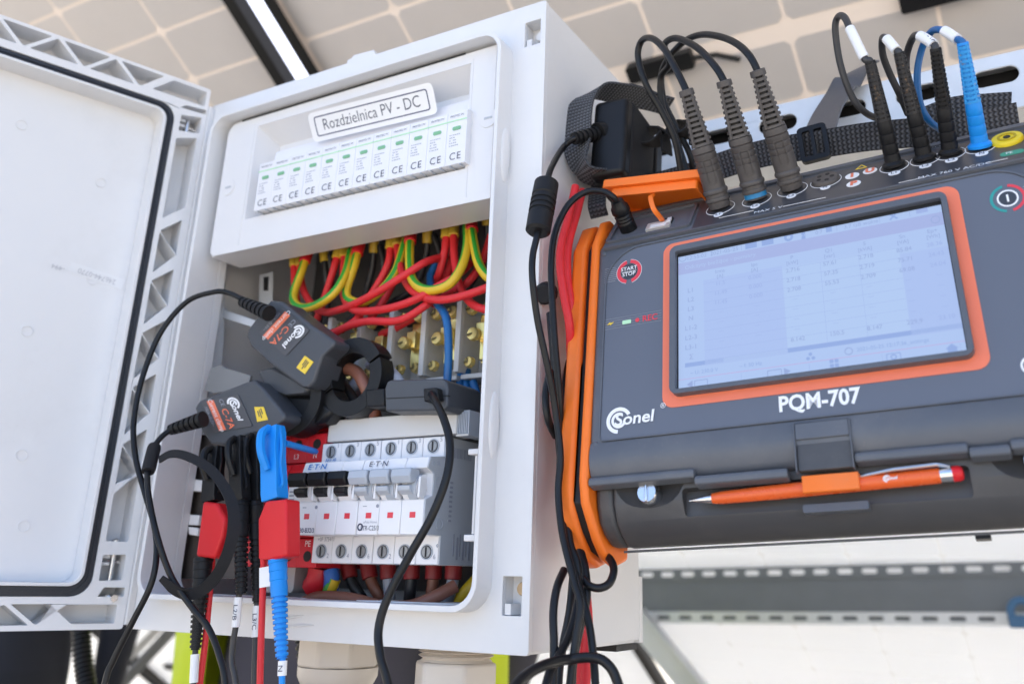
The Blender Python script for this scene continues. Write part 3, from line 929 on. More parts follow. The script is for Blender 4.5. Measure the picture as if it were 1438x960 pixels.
# ------------------------------------------------------------------ inside: mounting frame, rails
mf = thing('zinc_rack', (.05, .09, .03), 'zinc plated mounting frame inside the box on the left', 'frame')
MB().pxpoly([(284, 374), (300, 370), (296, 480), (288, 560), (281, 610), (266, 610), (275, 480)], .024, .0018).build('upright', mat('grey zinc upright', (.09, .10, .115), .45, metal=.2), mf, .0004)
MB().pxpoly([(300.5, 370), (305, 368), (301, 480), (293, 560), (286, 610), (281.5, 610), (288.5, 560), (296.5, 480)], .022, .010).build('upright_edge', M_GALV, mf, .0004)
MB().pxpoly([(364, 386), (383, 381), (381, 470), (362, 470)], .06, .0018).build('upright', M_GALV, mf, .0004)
MB().pxpoly([(370, 389), (377, 388), (376, 408), (370, 408)], .0596, .0008).build('upright_slot', M_DARK, mf)
MB().pxpoly([(300, 433), (312, 429), (318, 436), (366, 452), (363, 462), (312, 446), (300, 444)], .030, .003).build('ledge', M_GALV, mf, .0006)
MB().pxpoly([(240, 812), (250, 745), (262, 640), (275, 560), (330, 560), (330, 812)], .026, .002).build('dark_plate', mat('brown zinc plate', (.10, .085, .075), .4, metal=.3), mf)
for q_ in ([(258, 671), (285, 674), (283, 690), (256, 688)], [(252, 721), (280, 723), (278, 737), (250, 736)], [(264, 739), (278, 741), (277, 752), (265, 750)]):
    MB().pxpoly(q_, .0195, .0055).build('rung', M_PLATE, mf, .0006)
br = MB().pxpoly([(287, 548), (296, 517), (310, 512), (318, 517), (352, 527), (347, 545), (300, 552)], .010, .0022)
br.box(*[f for f in (.040, .060)], .0125, .05, .188, .190)
br.build('punched_bracket', mat('dull bracket zinc', (.26, .265, .27), .4, metal=.4), mf, .0004)
MB().box(.0045, .3455, .147, .1505, .03, .41).build('back_plate', M_INT, mf)
M_MAR = mat('dark red inner tray', (.13, .03, .03), .4)
MB().pxpoly([(306, 370), (346, 372), (346, 444), (303, 440)], .09, .002).build('tray', M_MAR, mf)

# ------------------------------------------------------------------ breakers
PW = .01772
def breaker(x0, label, lever_mat, brand_mat, inner, left):
    W = Mx.Translation((x0, .006, .0486))
    t = thing('circuit_breaker', W, label, 'circuit breaker', 'three pole breakers')
    prof = [(.062, .0486), (.0062, .0486), (.0062, .0660), (-.0120, .0660), (-.0120, .0872), (-.0095, .0885), (-.0045, .0900), (-.0045, .1040),
            (-.0115, .1068), (-.0090, .1140), (.0062, .1158), (.0062, .1290), (.062, .1290)]
    for k in range(3):
        xa, xb = x0 + k * PW, x0 + (k + 1) * PW - .0002
        M = frame((xa, 0, 0), (0, 1, 0), (0, 0, 1))       # local x=Y, y=Z, z=+X
        MB().plate(prof, (), 0, xb - xa, M).build('pole', M_MOD, t, .0005, 1)
        xc = (xa + xb) / 2
        # toggle drum and lever
        dm = MB().rod((xa + .0012, -.0062, .0945), (xa + .0132, -.0062, .0945), [(0, .0086), (1, .0086)], 20)
        dr_ = dm.build('toggle_drum', M_MOD, t)
        if inner: MB().rod((xa + .0060, -.0066, .0945), (xa + .0128, -.0066, .0945), [(0, .0089), (1, .0089)], 20).build('drum_insert', inner, t)
        MB().plate([(-.0165, .0880), (-.0120, .0875), (-.0085, .0935), (-.0105, .1000), (-.0160, .1010)], (), 0, .0016, frame((xb - .0022, 0, 0), (0, 1, 0), (0, 0, 1))).build('lever_cheek', M_MOD, t, .0003)
        MB().plate([(-.0105, .0990), (-.0190, .0965), (-.0215, .1010), (-.0205, .1062), (-.0105, .1055)], (), -.0035, PW - .0056, frame((xa, 0, 0), (0, 1, 0), (0, 0, 1))).build('lever', lever_mat, t, .0010)
        MB().plate([(-.0100, .0975), (-.0185, .0955), (-.0180, .0925), (-.0140, .0900), (-.0100, .0930)], (), .0005, PW - .0075, frame((xa, 0, 0), (0, 1, 0), (0, 0, 1))).build('lever_shank', lever_mat, t, .0006)
        MB().box(xc - .0016, xc + .0028, -.01225, -.0119, .0762, .0797).build('red_indicator', M_REDP, t)
        for z, n_ in ((.1228, 1 + 2 * k), (.0563, 2 + 2 * k)):
            h = MB().rod((xc, .0060, z), (xc, .0058, z), [(0, .0047), (1, .0047)], 20).build('screw_hole', M_DARK, t)
            h2 = MB().plate(circ(xc, z, .0048, 20), [circ(xc, z, .0041, 20)], 0, .0005, FR(0, 0, .0060)).build('hole_rim', M_MODG2, t)
            MB().rod((xc, .0057, z), (xc, .0050, z), [(0, .0036), (1, .0033)], 16).build('screw', M_SCREW, t)
            MB().box(xc - .0005, xc + .0005, .0046, .00495, z - .003, z + .003).build('screw_slot', M_DARK, t)
            text(str(n_), .0042, FR(xc + .0062, z + (.004 if z > .1 else -.003), .0059), M_INKG, t)
    return t
b1 = breaker(.1718, 'breaker with three black levers, beside the red surge arrester', M_BLK, None, None, True)
b2 = breaker(.1718 + 3 * PW + .0003, 'breaker with three grey levers, on the right of the row', M_MODG2, None, M_MODG2, False)
M_EATB = mat('blue print', (.02, .20, .55), .5)
FE = frame((0, -.01035, .1104), (1, 0, 0), (0, .33, .94))
text('E\u00b7T\u00b7N', .0056, FE @ Mx.Translation((.1850, 0, .0004)), M_EATB, b1, bold=.012, sx=1.25)
text('E\u00b7T\u00b7N', .0054, FE @ Mx.Translation((.2385, 0, .0004)), M_INK, b2, sx=1.25)
text('AFF-4F', .0036, FR(.1810, .1172, .0060), M_EATB, b1)
text('C30-B32/3', .0042, FR(.1815, .0688, -.0121), M_NAVY, b1, sx=.85, bold=.01)
text('LTR-C25/3', .0042, FR(.2365, .0700, -.0121), M_INK, b2, sx=.8)
text('xPole Home', .0022, FR(.2365, .0738, -.0121), M_INKG, b2)
MB().plate(circ(.2285, .0708, .0024, 12), [circ(.2285, .0708, .0014, 12)], 0, .0002, FR(0, 0, -.0121)).build('maker_mark', M_INK, b2)
text('+0F 375411', .0040, FR(.1840, .0640, .0060), M_INKG, b1, sx=.8)
for bb, x in ((b1, .183), (b2, .2355)):
    MB().box(x - .006, x - .003, -.0123, -.0121, .0835, .0840).plate(circ(x + .006, .0838, .0012, 8), (), 0, .0002, FR(0, 0, -.0121)).build('small_print', M_INKG, bb)
# grey right-hand flank of the right breaker with its print
fl = MB().plate([(.062, .0487), (.0064, .0487), (.0064, .0661), (-.0118, .0661), (-.0118, .0872), (-.0045, .0900), (-.0045, .1040), (-.0115, .1068), (-.0090, .1139), (.0064, .1157), (.0064, .1289), (.062, .1289)],
                (), 0, .0009, frame((.1718 + 6 * PW + .0003, 0, 0), (0, 1, 0), (0, 0, 1)))
flo = fl.build('flank', M_MODG, b2, .0003)
XF = .1718 + 6 * PW + .0013
FF = frame((XF, 0, 0), (0, 1, 0), (0, 0, 1))
for y, z, r in ((-.006, .1100, .0016), (-.001, .1105, .0016), (-.006, .1040, .0006), (.003, .060, .0010)):
    MB().plate(circ(y, z, r, 14), [circ(y, z, r * .6, 14)], 0, .0003, FF).build('rivet_ring', M_MODG2, b2)
for y, z in ((.0005, .0985), (.004, .073)):
    MB().plate(circ(y, z, .0036, 18), [circ(y, z, .0031, 18)], 0, .0003, FF).build('embossed_ring', M_MODG2, b2)
bp = MB()
for k in range(13):
    bp.box(.016 + k * .0016, .016 + k * .0016 + random.uniform(.0004, .0011), .116, .1225, 0, .0002, FF)
for k in range(6):
    bp.box(.020 + k * .0035, .0225 + k * .0035, .052 + .0, .066, 0, .0002, FF) if k % 2 else bp.box(.020 + k * .0035, .0212 + k * .0035, .054, .068, 0, .0002, FF)
for k in range(9):
    bp.box(.013, .0165, .075 + k * .003, .0764 + k * .003, 0, .0002, FF)
bp.build('side_print', M_INKG, b2)

# ------------------------------------------------------------------ red surge arrester
W = Mx.Translation((.13, .01, .046))
sp = thing('surge_arrester', W, 'red surge arrester block between the test clips and the breakers', 'surge arrester')
profB = [(.062, .0455), (.0120, .0455), (.0120, .0650), (.062, .0650)]
profT = [(.062, .1170), (.0100, .1170), (.0100, .1372), (.0180, .1400), (.022, .150), (.062, .150)]
profM = [(.060, .0655), (-.0040, .0655), (-.0060, .0700), (-.0060, .1090), (-.0020, .1140), (.010, .1165), (.060, .1165)]
for k in range(4):
    xa = .0992 + k * .0180
    M = frame((xa, 0, 0), (0, 1, 0), (0, 0, 1))
    MB().plate(profB, (), 0, .0178, M).build('lower_terminal', M_SPDR, sp, .0006)
    MB().plate(profT, (), 0, .0178, M).build('upper_terminal', M_SPDR, sp, .0006)
    MB().plate(profM, (), .0006, .0172, M).build('cartridge', M_RED, sp, .001)
    lb = MB().box(xa + .0030, xa + .0148, -.0064, -.0061, .0760, .1050).build('cartridge_label', M_WHT, sp)
    text('MAX', .0045, FR(xa + .0088, .101, -.0066), M_INK, sp)
    for r in range(7):
        MB().box(xa + .0045, xa + .0045 + random.uniform(.004, .009), -.0068, -.0065, .0790 + r * .0026, .0799 + r * .0026).build('label_line', M_INKG if r != 3 else M_REDP, sp)
    text(['L1', 'L2', 'L3', 'N'][k], .0052, FR(xa + .0088, .1215, .0098), M_WPRINT, sp)
    if k == 3: text('PE', .0056, FR(xa + .0088, .0612, .0118), M_WPRINT, sp)
    if k == 2: MB().box(xa + .006, xa + .0135, .0117, .0119, .0515, .0525).build('print_bar', M_WPRINT, sp)
    for z, yy in ((.1300, .0098), (.0530, .0118)):
        MB().rod((xa + .0095, yy, z), (xa + .0095, yy - .0003, z), [(0, .0036), (1, .0036)], 16).build('screw_hole', M_DARK, sp)
# white bar over the breakers with ribbed end
wb = thing('busbar_cover', (.175, .012, .130), 'pale grey plastic bar with ribbed end lying above the breakers', 'busbar cover')
MB().box(.1750, .2868, .0065, .030, .1302, .1455).build('bar', mat('aged white plastic', (.62, .62, .62), .5, var=.04), wb, .0008)
en = MB().box(.2870, .2960, .0075, .030, .1290, .1452)
for k in range(6):
    en.box(.2878 + k * .0013, .2884 + k * .0013, .0063, .0078, .1300, .1440)
en.build('ribbed_end', M_MODG2, wb)
MB().box(.2867, .2962, .0068, .0074, .1284, .1296).build('end_tab', M_GREY, wb)
# ------------------------------------------------------------------ terminal blocks
def cross_screw(c, d, r, parent, slot=False, name='screw'):
    c = V(c); d = V(d).normalized()
    o = MB().rod(c, c + d * .004, [(0, r), (.75, r), (1, r * .85)], 16).build(name, M_BRASS, parent)
    f = frame(c + d * .00405, (1, .2, .3), (0, 0, 1)) if abs(d.y) > .5 else frame(c + d * .00405, (0, 1, 0), (0, 0, 1))
    s = MB().box(-r * .75, r * .75, -r * .14, r * .14, -.0004, .0002, f)
    if not slot: s.box(-r * .14, r * .14, -r * .75, r * .75, -.0004, .00015, f)
    s.build('screw_recess', mat('screw recess', (.10, .08, .03), .5, metal=.5), o)
    return o
TY = .036
TB = [(.1060, 'leftmost, mostly hidden by the upper clamp'), (.1370, 'second, half hidden by the upper clamp'), (.1680, 'third from the left'), (.1990, 'fourth from the left'), (.2300, 'fifth, right behind the blue wire'), (.2615, 'rightmost, next to the box edge')]
for x, wh in TB:
    t = thing('terminal_block', (x, TY, .18), 'grey terminal block with brass screws, ' + wh, 'terminal block', 'terminal blocks in the box')
    z0, z1 = .1800, .2330
    MB().box(x, x + .0022, TY, TY + .07, z0, z1).box(x - .001, x + .0034, TY - .0008, TY + .004, z0 - .001, z1 + .001).build('divider', M_GREY, t, .0005)
    MB().box(x + .0024, x + .0304, TY + .026, TY + .07, z0 - .006, z1 - .004).box(x + .0024, x + .0304, TY + .004, TY + .024, z0 - .0055, z0 - .002).build('base', M_GREY, t, .0006)
    MB().box(x + .0125, x + .0245, TY + .011, TY + .0258, z0 + .009, z1 - .010).build('brass_bar', M_BRASS, t, .0008)
    MB().box(x + .0135, x + .0215, TY + .004, TY + .0108, z0 + .022, z1 - .018).build('brass_clamp', M_BRASS, t, .0006)
    for dx in (.009, .0235):
        cross_screw((x + dx, TY + .007, z1 - .007), (-.15, -1, .1), .0046, t)
        cross_screw((x + dx, TY + .007, z0 + .0065), (-.15, -1, .1), .0040, t)
    cross_screw((x + .0135, TY + .0035, z0 + .026), (-.1, -1, 0), .0050, t, True)

# ------------------------------------------------------------------ wires hanging from the fuse modules
def wire(name, pts, r, m, label, cat='wire', group=None, sleeve=None, n=10, seg=8):
    P = spline([A(*p) if len(p) == 3 else p for p in pts], seg)
    if sleeve is None:
        return MB().tube(P, r, n).build(name, m, None, 0, 2, (label, cat, group))
    W = Mx.Translation(P[0])
    t = thing(name, W, label, cat, group)
    MB().tube(P, r, n).build('insulation', m, t)
    d = (P[1] - P[0]).normalized()
    MB().rod(P[0] - d * .013, P[0] + d * .006, [(0, r * 1.15), (.3, r * 1.45), (.97, r * 1.4), (1, r * 1.2)], 12).build('sleeve', sleeve, t)
    return t
GRW = 'wires looping under the fuse modules'
r_ = .0030
RW = [
 ([(413, 366, .045), (414, 400, .043), (420, 440, .040), (430, 470, .038), (432, 490, .04)], 'red wire hanging straight down, leftmost of the loops', M_YEL),
 ([(421, 366, .047), (424, 400, .043), (436, 425, .036), (455, 438, .030), (485, 432, .022), (530, 410, .016), (570, 385, .018), (598, 368, .026), (625, 360, .05)], 'red wire in a long shallow loop crossing in front of the others', M_YEL),
 ([(475, 354, .045), (468, 380, .043), (455, 420, .046), (440, 460, .044), (428, 470, .03)], 'red wire running down left behind the upper clamp', M_YEL),
 ([(484, 353, .047), (482, 390, .042), (484, 420, .030), (500, 436, .022), (540, 434, .016), (580, 422, .014), (610, 405, .016), (640, 388, .020), (660, 370, .045)], 'red wire in the second shallow loop, ending at the right', M_YEL),
 ([(549, 340, .045), (545, 370, .043), (530, 400, .042), (510, 430, .042), (500, 450, .045)], 'red wire slanting left behind the loops', M_YEL),
 ([(557, 339, .047), (560, 365, .04), (572, 400, .028), (592, 416, .018), (620, 421, .014), (655, 414, .014), (690, 402, .016)], 'red wire looping out to the right edge of the opening', M_YEL),
 ([(627, 325, .045), (625, 350, .043), (618, 380, .044), (612, 395, .05)], 'red wire short, next to the yellow green loop on the right', M_YEL),
 ([(637, 324, .047), (638, 360, .04), (645, 400, .032), (660, 424, .024), (680, 434, .02), (700, 434, .02)], 'red wire curving down to the right terminal', M_YEL),
 ([(440, 500, .02), (470, 468, .020), (510, 452, .018), (560, 450, .016), (596, 430, .018), (612, 415, .03)], 'red wire in the lowest loop above the terminals', None),
 ([(560, 345, .055), (556, 385, .055), (540, 420, .05), (520, 448, .045), (512, 470, .05)], 'red wire hanging behind the middle yellow green loop', None),
 ([(640, 330, .058), (630, 380, .055), (600, 430, .045), (560, 458, .04), (535, 470, .045)], 'red wire crossing left behind the loops above the terminals', None),
 ([(690, 330, .05), (676, 370, .045), (655, 398, .040), (630, 410, .042), (600, 440, .05)], 'red wire coming from the right edge behind the wide loop', None),
 ([(450, 472, .03), (480, 462, .026), (505, 444, .030), (498, 430, .04)], 'short red wire emerging beside the upper clamp', None)]
for pts, lab, sl_ in RW:
    wire('red_wire', pts, r_, M_RED2, lab, 'wire', GRW, sl_)
YW = [
 ([(430, 360, .040), (424, 380, .036), (413, 410, .030), (414, 425, .024), (425, 432, .020), (445, 428, .018), (468, 412, .020), (485, 385, .028), (493, 352, .042)], 'yellow green wire in the leftmost hanging loop', M_RED),
 ([(503, 350, .040), (497, 375, .034), (487, 405, .030), (490, 420, .028), (510, 424, .028), (535, 408, .030), (556, 380, .036), (570, 336, .044)], 'yellow green wire in the middle loop behind a red wire', M_RED),
 ([(576, 334, .040), (575, 365, .030), (578, 390, .022), (590, 404, .016), (610, 407, .014), (632, 398, .014), (648, 375, .020), (656, 345, .032), (656, 318, .042)], 'yellow green wire in the wide loop on the right', M_RED),
 ([(662, 318, .042), (666, 345, .032), (672, 370, .024), (684, 388, .020), (700, 395, .02)], 'yellow green wire leaving toward the right edge', M_RED)]
for pts, lab, sl_ in YW:
    wire('yellow_green_wire', pts, r_ * 1.16, M_PE, lab, 'wire', GRW, sl_, 14)
KW = [
 ([(455, 358, .052), (458, 390, .055), (460, 430, .06), (455, 470, .062)], 'black wire hanging behind the left loops'),
 ([(463, 357, .054), (465, 400, .060), (450, 450, .062), (448, 470, .06)], 'second black wire beside the left loops'),
 ([(525, 345, .052), (522, 380, .056), (512, 420, .06), (505, 460, .064)], 'black wire hanging behind the middle loops'),
 ([(533, 344, .054), (538, 375, .058), (530, 410, .06), (490, 450, .062)], 'black wire swinging left behind the middle loops'),
 ([(600, 331, .052), (598, 360, .056), (585, 400, .06), (560, 420, .062), (520, 440, .062)], 'black wire running left behind the right loops'),
 ([(609, 330, .054), (618, 360, .058), (625, 400, .06), (590, 450, .056), (500, 462, .05)], 'black wire drooping above the terminals'),
 ([(684, 306, .050), (682, 350, .056), (660, 400, .06), (640, 420, .06)], 'black wire at the right edge of the opening')]
for pts, lab in KW:
    wire('black_wire', pts, .0028, M_KWIRE, lab, 'wire', GRW, M_YEL if pts[0][2] < .053 else None)
BW = [
 ([(612, 372, .05), (604, 390, .045), (610, 420, .030), (626, 445, .020), (630, 490, .018), (628, 540, .02), (626, 580, .03), (622, 610, .05)], 'blue wire passing down over the terminals'),
 ([(648, 520, .05), (644, 550, .045), (640, 580, .045), (640, 610, .05)], 'blue wire below the fourth terminal, left of two'),
 ([(656, 520, .05), (655, 550, .045), (650, 580, .045), (648, 610, .05)], 'blue wire below the fourth terminal, right of two'),
 ([(664, 535, .045), (672, 560, .045), (690, 590, .045)], 'blue wire at the right edge below the terminals'),
 ([(480, 570, .03), (478, 585, .03), (480, 600, .035)], 'short blue wire behind the clamps')]
for pts, lab in BW:
    wire('blue_wire', pts, .0030, M_BLUE2, lab, 'wire', 'blue wires in the box')
wire('brown_wire', [(462, 518, .02), (480, 516, .010), (500, 522, .002), (512, 540, -.002), (522, 565, .004), (528, 590, .015), (530, 600, .03)], .0046, M_BROWN, 'thick brown wire running through the jaw of the upper clamp')
wire('brown_wire', [(447, 565, .02), (443, 590, .018), (440, 615, .02), (440, 630, .03)], .0046, M_BROWN, 'brown wire rising from the surge arrester behind the clamps')
wire('grey_wire', [(520, 512, .03), (540, 516, .02), (556, 530, .012), (565, 545, .014)], .0042, M_GWIRE, 'thick grey wire passing behind the third clamp')
wire('grey_wire', [(505, 530, .035), (495, 545, .03), (482, 560, .03), (478, 590, .04)], .0042, M_GWIRE, 'grey wire inside the jaw of the upper clamp')
wire('black_wire', [(470, 525, .03), (485, 545, .02), (500, 565, .02)], .0042, M_KWIRE, 'black wire inside the jaw of the upper clamp')
# wires leaving the breakers at the bottom
LWX = [(490, 836, 'black'), (518, 850, 'brown'), (545, 850, 'grey'), (578, 842, 'black'), (609, 842, 'brown'), (637, 843, 'grey')]
LWM = {'black': M_KWIRE, 'brown': M_BROWN, 'grey': M_GWIRE}
bend = [22, 20, 3, -4, -5, -8]
for i, (x, ye, c) in enumerate(LWX):
    wire(c + '_wire', [(x, 800, .042), (x + bend[i] * .15, 815, .042), (x + bend[i] * .6, 832, .043), (x + bend[i], 846, .048), (x + bend[i] * 1.3, 858, .052)], .0040, LWM[c],
         '%s wire with red sleeve under the breakers, %s' % (c, ordl(i, 6)), 'wire', 'wires below the breakers', M_SLEEVE_SHADE)
wire('brown_wire', [(428, 845, .02), (450, 838, .012), (490, 840, .01), (530, 850, .014)], .0042, M_BROWN, 'brown wire lying along the bottom of the box on the left')
wire('brown_wire', [(545, 852, .02), (580, 850, .016), (610, 838, .020), (640, 822, .03)], .0042, M_BROWN, 'brown wire lying along the bottom of the box on the right')
wire('yellow_green_wire', [(470, 812, .03), (462, 830, .03), (452, 850, .035)], .0046, M_PE, 'yellow green wire at the bottom left of the breakers', 'wire', None, None, 14)
wire('yellow_green_wire', [(640, 850, .05), (655, 830, .05), (672, 812, .055)], .0046, M_PE, 'yellow green wire at the bottom right corner', 'wire', None, None, 14)
wire('blue_wire', [(465, 800, .03), (466, 812, .03), (465, 826, .032)], .0055, mat('blue sleeve', (.03, .14, .50), .4), 'blue sleeved wire end under the surge arrester')
wire('red_wire', [(450, 798, .032), (446, 815, .032), (440, 824, .034)], .0085, M_SPDR, 'thick red sleeve under the surge arrester')
MB().plate(rrect(.10, .135, .028, .052, .004), (), -.02, 0, FR(0, 0, .03)).build('wire_ferrule_block', M_GREY, None, .002, 2, ('grey plastic ferrule block at the bottom of the box', 'block'))
# white cable entry grommets in the box floor
for px_, lab in ((520, 'left'), (565, 'middle'), (612, 'right')):
    p = A(px_, 847, .01)
    MB().rod((p.x, .02, .0042), (p.x, .02, .0262), [(0, .020), (.8, .0195), (.9, .0175), (1, .016)], 24).build('cable_grommet', M_PLATE, None, 0, 2, ('white cable grommet in the box floor, %s of three' % lab, 'grommet', 'grommets in the box floor'))

# cable glands under the box
def gland(px_, py_, Y, r, label, thread):
    p = A(px_, py_, Y)
    t = thing('cable_gland', (p.x, Y, -.06), label, 'cable gland', 'cable glands under the box')
    x = p.x
    if thread:
        MB().rod((x, Y, -.0005), (x, Y, -.009), [(0, r * .92), (.15, r * .80), (.3, r * .92), (.45, r * .80), (.6, r * .92), (.8, r * .80), (1, r * .88)], 30).build('thread', M_CREAM, t)
        MB().plate(circ(0, 0, r * 1.03, 6, .3), (), -.040, -.0092, Mx.Translation((x, Y, 0))).build('hex_body', M_CREAM, t, .002)
        MB().rod((x, Y, -.0402), (x, Y, -.062), [(0, r * .9), (.7, r * .85), (1, r * .6)], 30).build('cap', M_CREAM, t)
    else:
        MB().plate(circ(0, 0, r * 1.02, 8, .2), (), -.020, -.0005, Mx.Translation((x, Y, 0))).build('hex_body', M_CREAM, t, .002)
        MB().rod((x, Y, -.0202), (x, Y, -.038), [(0, r * .98), (.35, r * .97), (.7, r * .86), (.9, r * .66), (1, r * .5)], 30).build('cap', M_CREAM, t)
    MB().tube(drop(spline([(x, Y, -.035), (x + .003, Y, -.10), (x, Y + .01, -.25)], 4)), r * .3, 12).build('cable', M_CABLE, t)
gland(476, 925, .060, .029, 'cream cable gland with rounded cap under the box, left of two', False)
gland(640, 935, .040, .0265, 'cream cable gland with hexagonal body under the box, right of two', True)
# corrugated conduit beside the left gland
def ribbed(P, r, dr, pitch, mb=None, n=12):
    mb = mb or MB()
    pts, rs = [], []
    L = 0; nx = 0; acc = 0
    dense = []
    for i in range(len(P) - 1):
        seg_ = (P[i + 1] - P[i]); k = max(1, int(seg_.length / (pitch / 4)))
        for q in range(k): dense.append(P[i] + seg_ * (q / k))
    dense.append(P[-1])
    rr = [r + (dr if (i // 2) % 2 == 0 else -dr) for i in range(len(dense))]
    return mb.tube(dense, rr, n)
ribbed(drop(spline([A(428, 880, .09), A(431, 920, .09), A(440, 965, .10), A(470, 1100, .12)], 6)), .0075, .0008, .004).build('conduit', M_BLK, None, 0, 2, ('black corrugated conduit behind the left cable gland', 'conduit', 'conduits'))
ribbed(drop(spline([A(113, 870, .25), A(117, 930, .25), A(128, 1000, .25), A(150, 1150, .25)], 6)), .010, .001, .005).build('conduit', M_BLK, None, 0, 2, ('black corrugated conduit hanging below the open door', 'conduit', 'conduits'))

# ------------------------------------------------------------------ current clamps
def relief(mb, p0, p1, r0, r1, ribs=7, n=14):
    """ribbed strain relief with open slots from p0 (thick) to p1"""
    prof = []
    for k in range(ribs):
        a = k / ribs; rr = r0 + (r1 - r0) * a
        prof += [(a, rr), (a + .58 / ribs, rr), (a + .59 / ribs, rr * .76), (a + .99 / ribs, rr * .76)]
    prof.append((1, r1))
    return mb.rod(p0, p1, prof, n)
def clamp_label(t, F, w, h):
    MB().plate(rrect(-w / 2, w / 2, -h / 2, h / 2, .0015), (), 0, .0002, F).build('label_foil', mat('clamp foil', (.075, .075, .082), .35), t)
def sonel(F, s, m, parent, reg=False):
    """ring mark with the maker's word beside it; F origin at the ring centre, s = ring radius"""
    mb = MB()
    def arc(r0, r1, a0, a1, k=18):
        o = [(r1 * cos(radians(a0 + (a1 - a0) * i / k)), r1 * sin(radians(a0 + (a1 - a0) * i / k))) for i in range(k + 1)]
        o += [(r0 * cos(radians(a1 + (a0 - a1) * i / k)), r0 * sin(radians(a1 + (a0 - a1) * i / k))) for i in range(k + 1)]
        mb.plate([(x * s, y * s) for x, y in o], (), 0, .00015, F)
    arc(.72, 1.0, 25, 265); arc(.40, .60, 60, 330)
    mb.build('maker_ring', m, parent)
    text('Sonel', s * 1.25, F @ Mx.Translation((-s * .35, -s * .02, .0003)), m, parent, 'LEFT', .12, .022, sx=1.12)
    if reg: text('\u00ae', s * .55, F @ Mx.Translation((s * 3.45, s * .62, .0002)), m, parent)
def clamp(out, Y, th, o, xd, label, lab_off, jaw, strain, group='current clamps'):
    """out: pixel outline of the housing; o: pixel origin of the label, xd: pixel toward which the writing runs"""
    P0 = A(*o, Y); P1 = A(*xd, Y)
    t = thing('current_clamp', Mx.Translation(A(*out[0], Y)), label, 'current clamp', group)
    MB().pxpoly(out, Y, th).build('housing', M_CLAMP, t, .0045, 4)
    F = frame(P0 + V((0, -.0003, 0)), P1 - P0, V((-(P1 - P0).z, 0, (P1 - P0).x)))
    # jaw
    (jc, jr, ji, jY, jth, g0) = jaw
    C = A(*jc, jY)
    jm = MB(); n = 40
    for a0, a1, ro in ((g0, g0 + 172, jr), (g0 + 176, g0 + 356, jr * .97)):
        k = 20
        oo = [(C.x + ro * cos(radians(a0 + (a1 - a0) * i / k)), C.z + ro * sin(radians(a0 + (a1 - a0) * i / k))) for i in range(k + 1)]
        oo += [(C.x + ji * cos(radians(a1 + (a0 - a1) * i / k)), C.z + ji * sin(radians(a1 + (a0 - a1) * i / k))) for i in range(k + 1)]
        MB().plate(oo, (), -jth, 0, FR(0, 0, jY)).build('jaw', M_BLK, t, .0015, 3)
    if strain:
        s = MB(); relief(s, A(*strain[0]), A(*strain[1]), .0058, .0040, 6)
        s.build('strain_relief', M_RUB, t)
    return t, F
c1, F1 = clamp([(372, 430), (380, 421), (396, 423), (440, 458), (470, 478), (468, 486), (452, 500), (441, 535), (433, 544), (422, 543), (385, 516), (352, 486), (345, 472), (348, 462)],
               -.022, .024, (395, 480), (378, 514), 'dark grey current clamp with red label, upper of the two facing the viewer', 0,
               ((492, 529), .0285, .0172, -.006, .014, 30), ((378, 440, -.034), (341, 424, -.030)))
c2, F2 = clamp([(273, 572), (280, 562), (345, 536), (357, 533), (370, 545), (400, 582), (398, 590), (380, 602), (345, 612), (315, 624), (295, 622), (283, 606)],
               -.026, .024, (335, 580), (348, 607), 'dark grey current clamp with red label, lower left above the test clips', 0,
               ((412, 560), .0270, .0160, -.010, .014, 60), ((286, 588, -.038), (240, 603, -.042)))
# upper clamp: writing runs from lower left to upper right corner of the label (rotated view)
def label_on(t, corners, Y, parts):
    """corners: pixel of label left-bottom, right-bottom, left-top in reading direction"""
    a, b, c = (A(x, y, Y) for x, y in corners)
    F = frame(a, b - a, c - a)
    ey_ = (c - a).normalized()
    for i in range(3): F[i][1] = ey_[i]
    w, h = (b - a).length, (c - a).length
    MB().plate(rrect(0, w, 0, h, .0015), (), -.0003, .0003, F).build('label_foil', mat('clamp foil', (.075, .075, .082), .35), t)
    MB().box(w * .02, w * .98, h * .15, h * .33, .0003, .0005, F).build('red_band', M_ORGF, t)
    text('Current clamp', h * .155, F @ Mx.Translation((w * .5, h * .24, .0006)), M_WPRINT, t, sx=.9)
    text('100A~/0.5V~', h * .11, F @ Mx.Translation((w * .5, h * .07, .0006)), M_GWIRE, t, sx=.85)
    text('C-7A', h * .23, F @ Mx.Translation((w * .66, h * .50, .0006)), M_ORGF, t, bold=.01)
    text('CE', h * .15, F @ Mx.Translation((w * .15, h * .52, .0006)), M_GWIRE, t)
    sonel(F @ Mx.Translation((w * .24, h * .79, .0004)), h * .155, M_WPRINT, t)
    return F
label_on(c1, ((396, 432), (364, 467), (435, 464)), -.0224, None)
label_on(c2, ((283, 564), (301, 607), (335, 554)), -.0264, None)
for t, quad, Y in ((c1, [(428, 499), (440, 508), (428, 525), (416, 516)], -.0224), (c2, [(357, 571), (370, 571), (376, 589), (361, 592)], -.0264)):
    y = MB().pxpoly(quad, Y, .0006).build('warning_label', M_YELP, t)
    q = [A(*p, Y) for p in quad]
    cen = sum(q, V()) / 4
    F = frame(cen + V((0, -.0003, 0)), q[2] - q[1], q[0] - q[1])
    for k in (-1, 0, 1):
        MB().box(-.0035, .0035 - (k % 2) * .002, k * .0016 - .0003, k * .0016 + .0003, 0, .0002, F).build('print_line', M_INK, t)
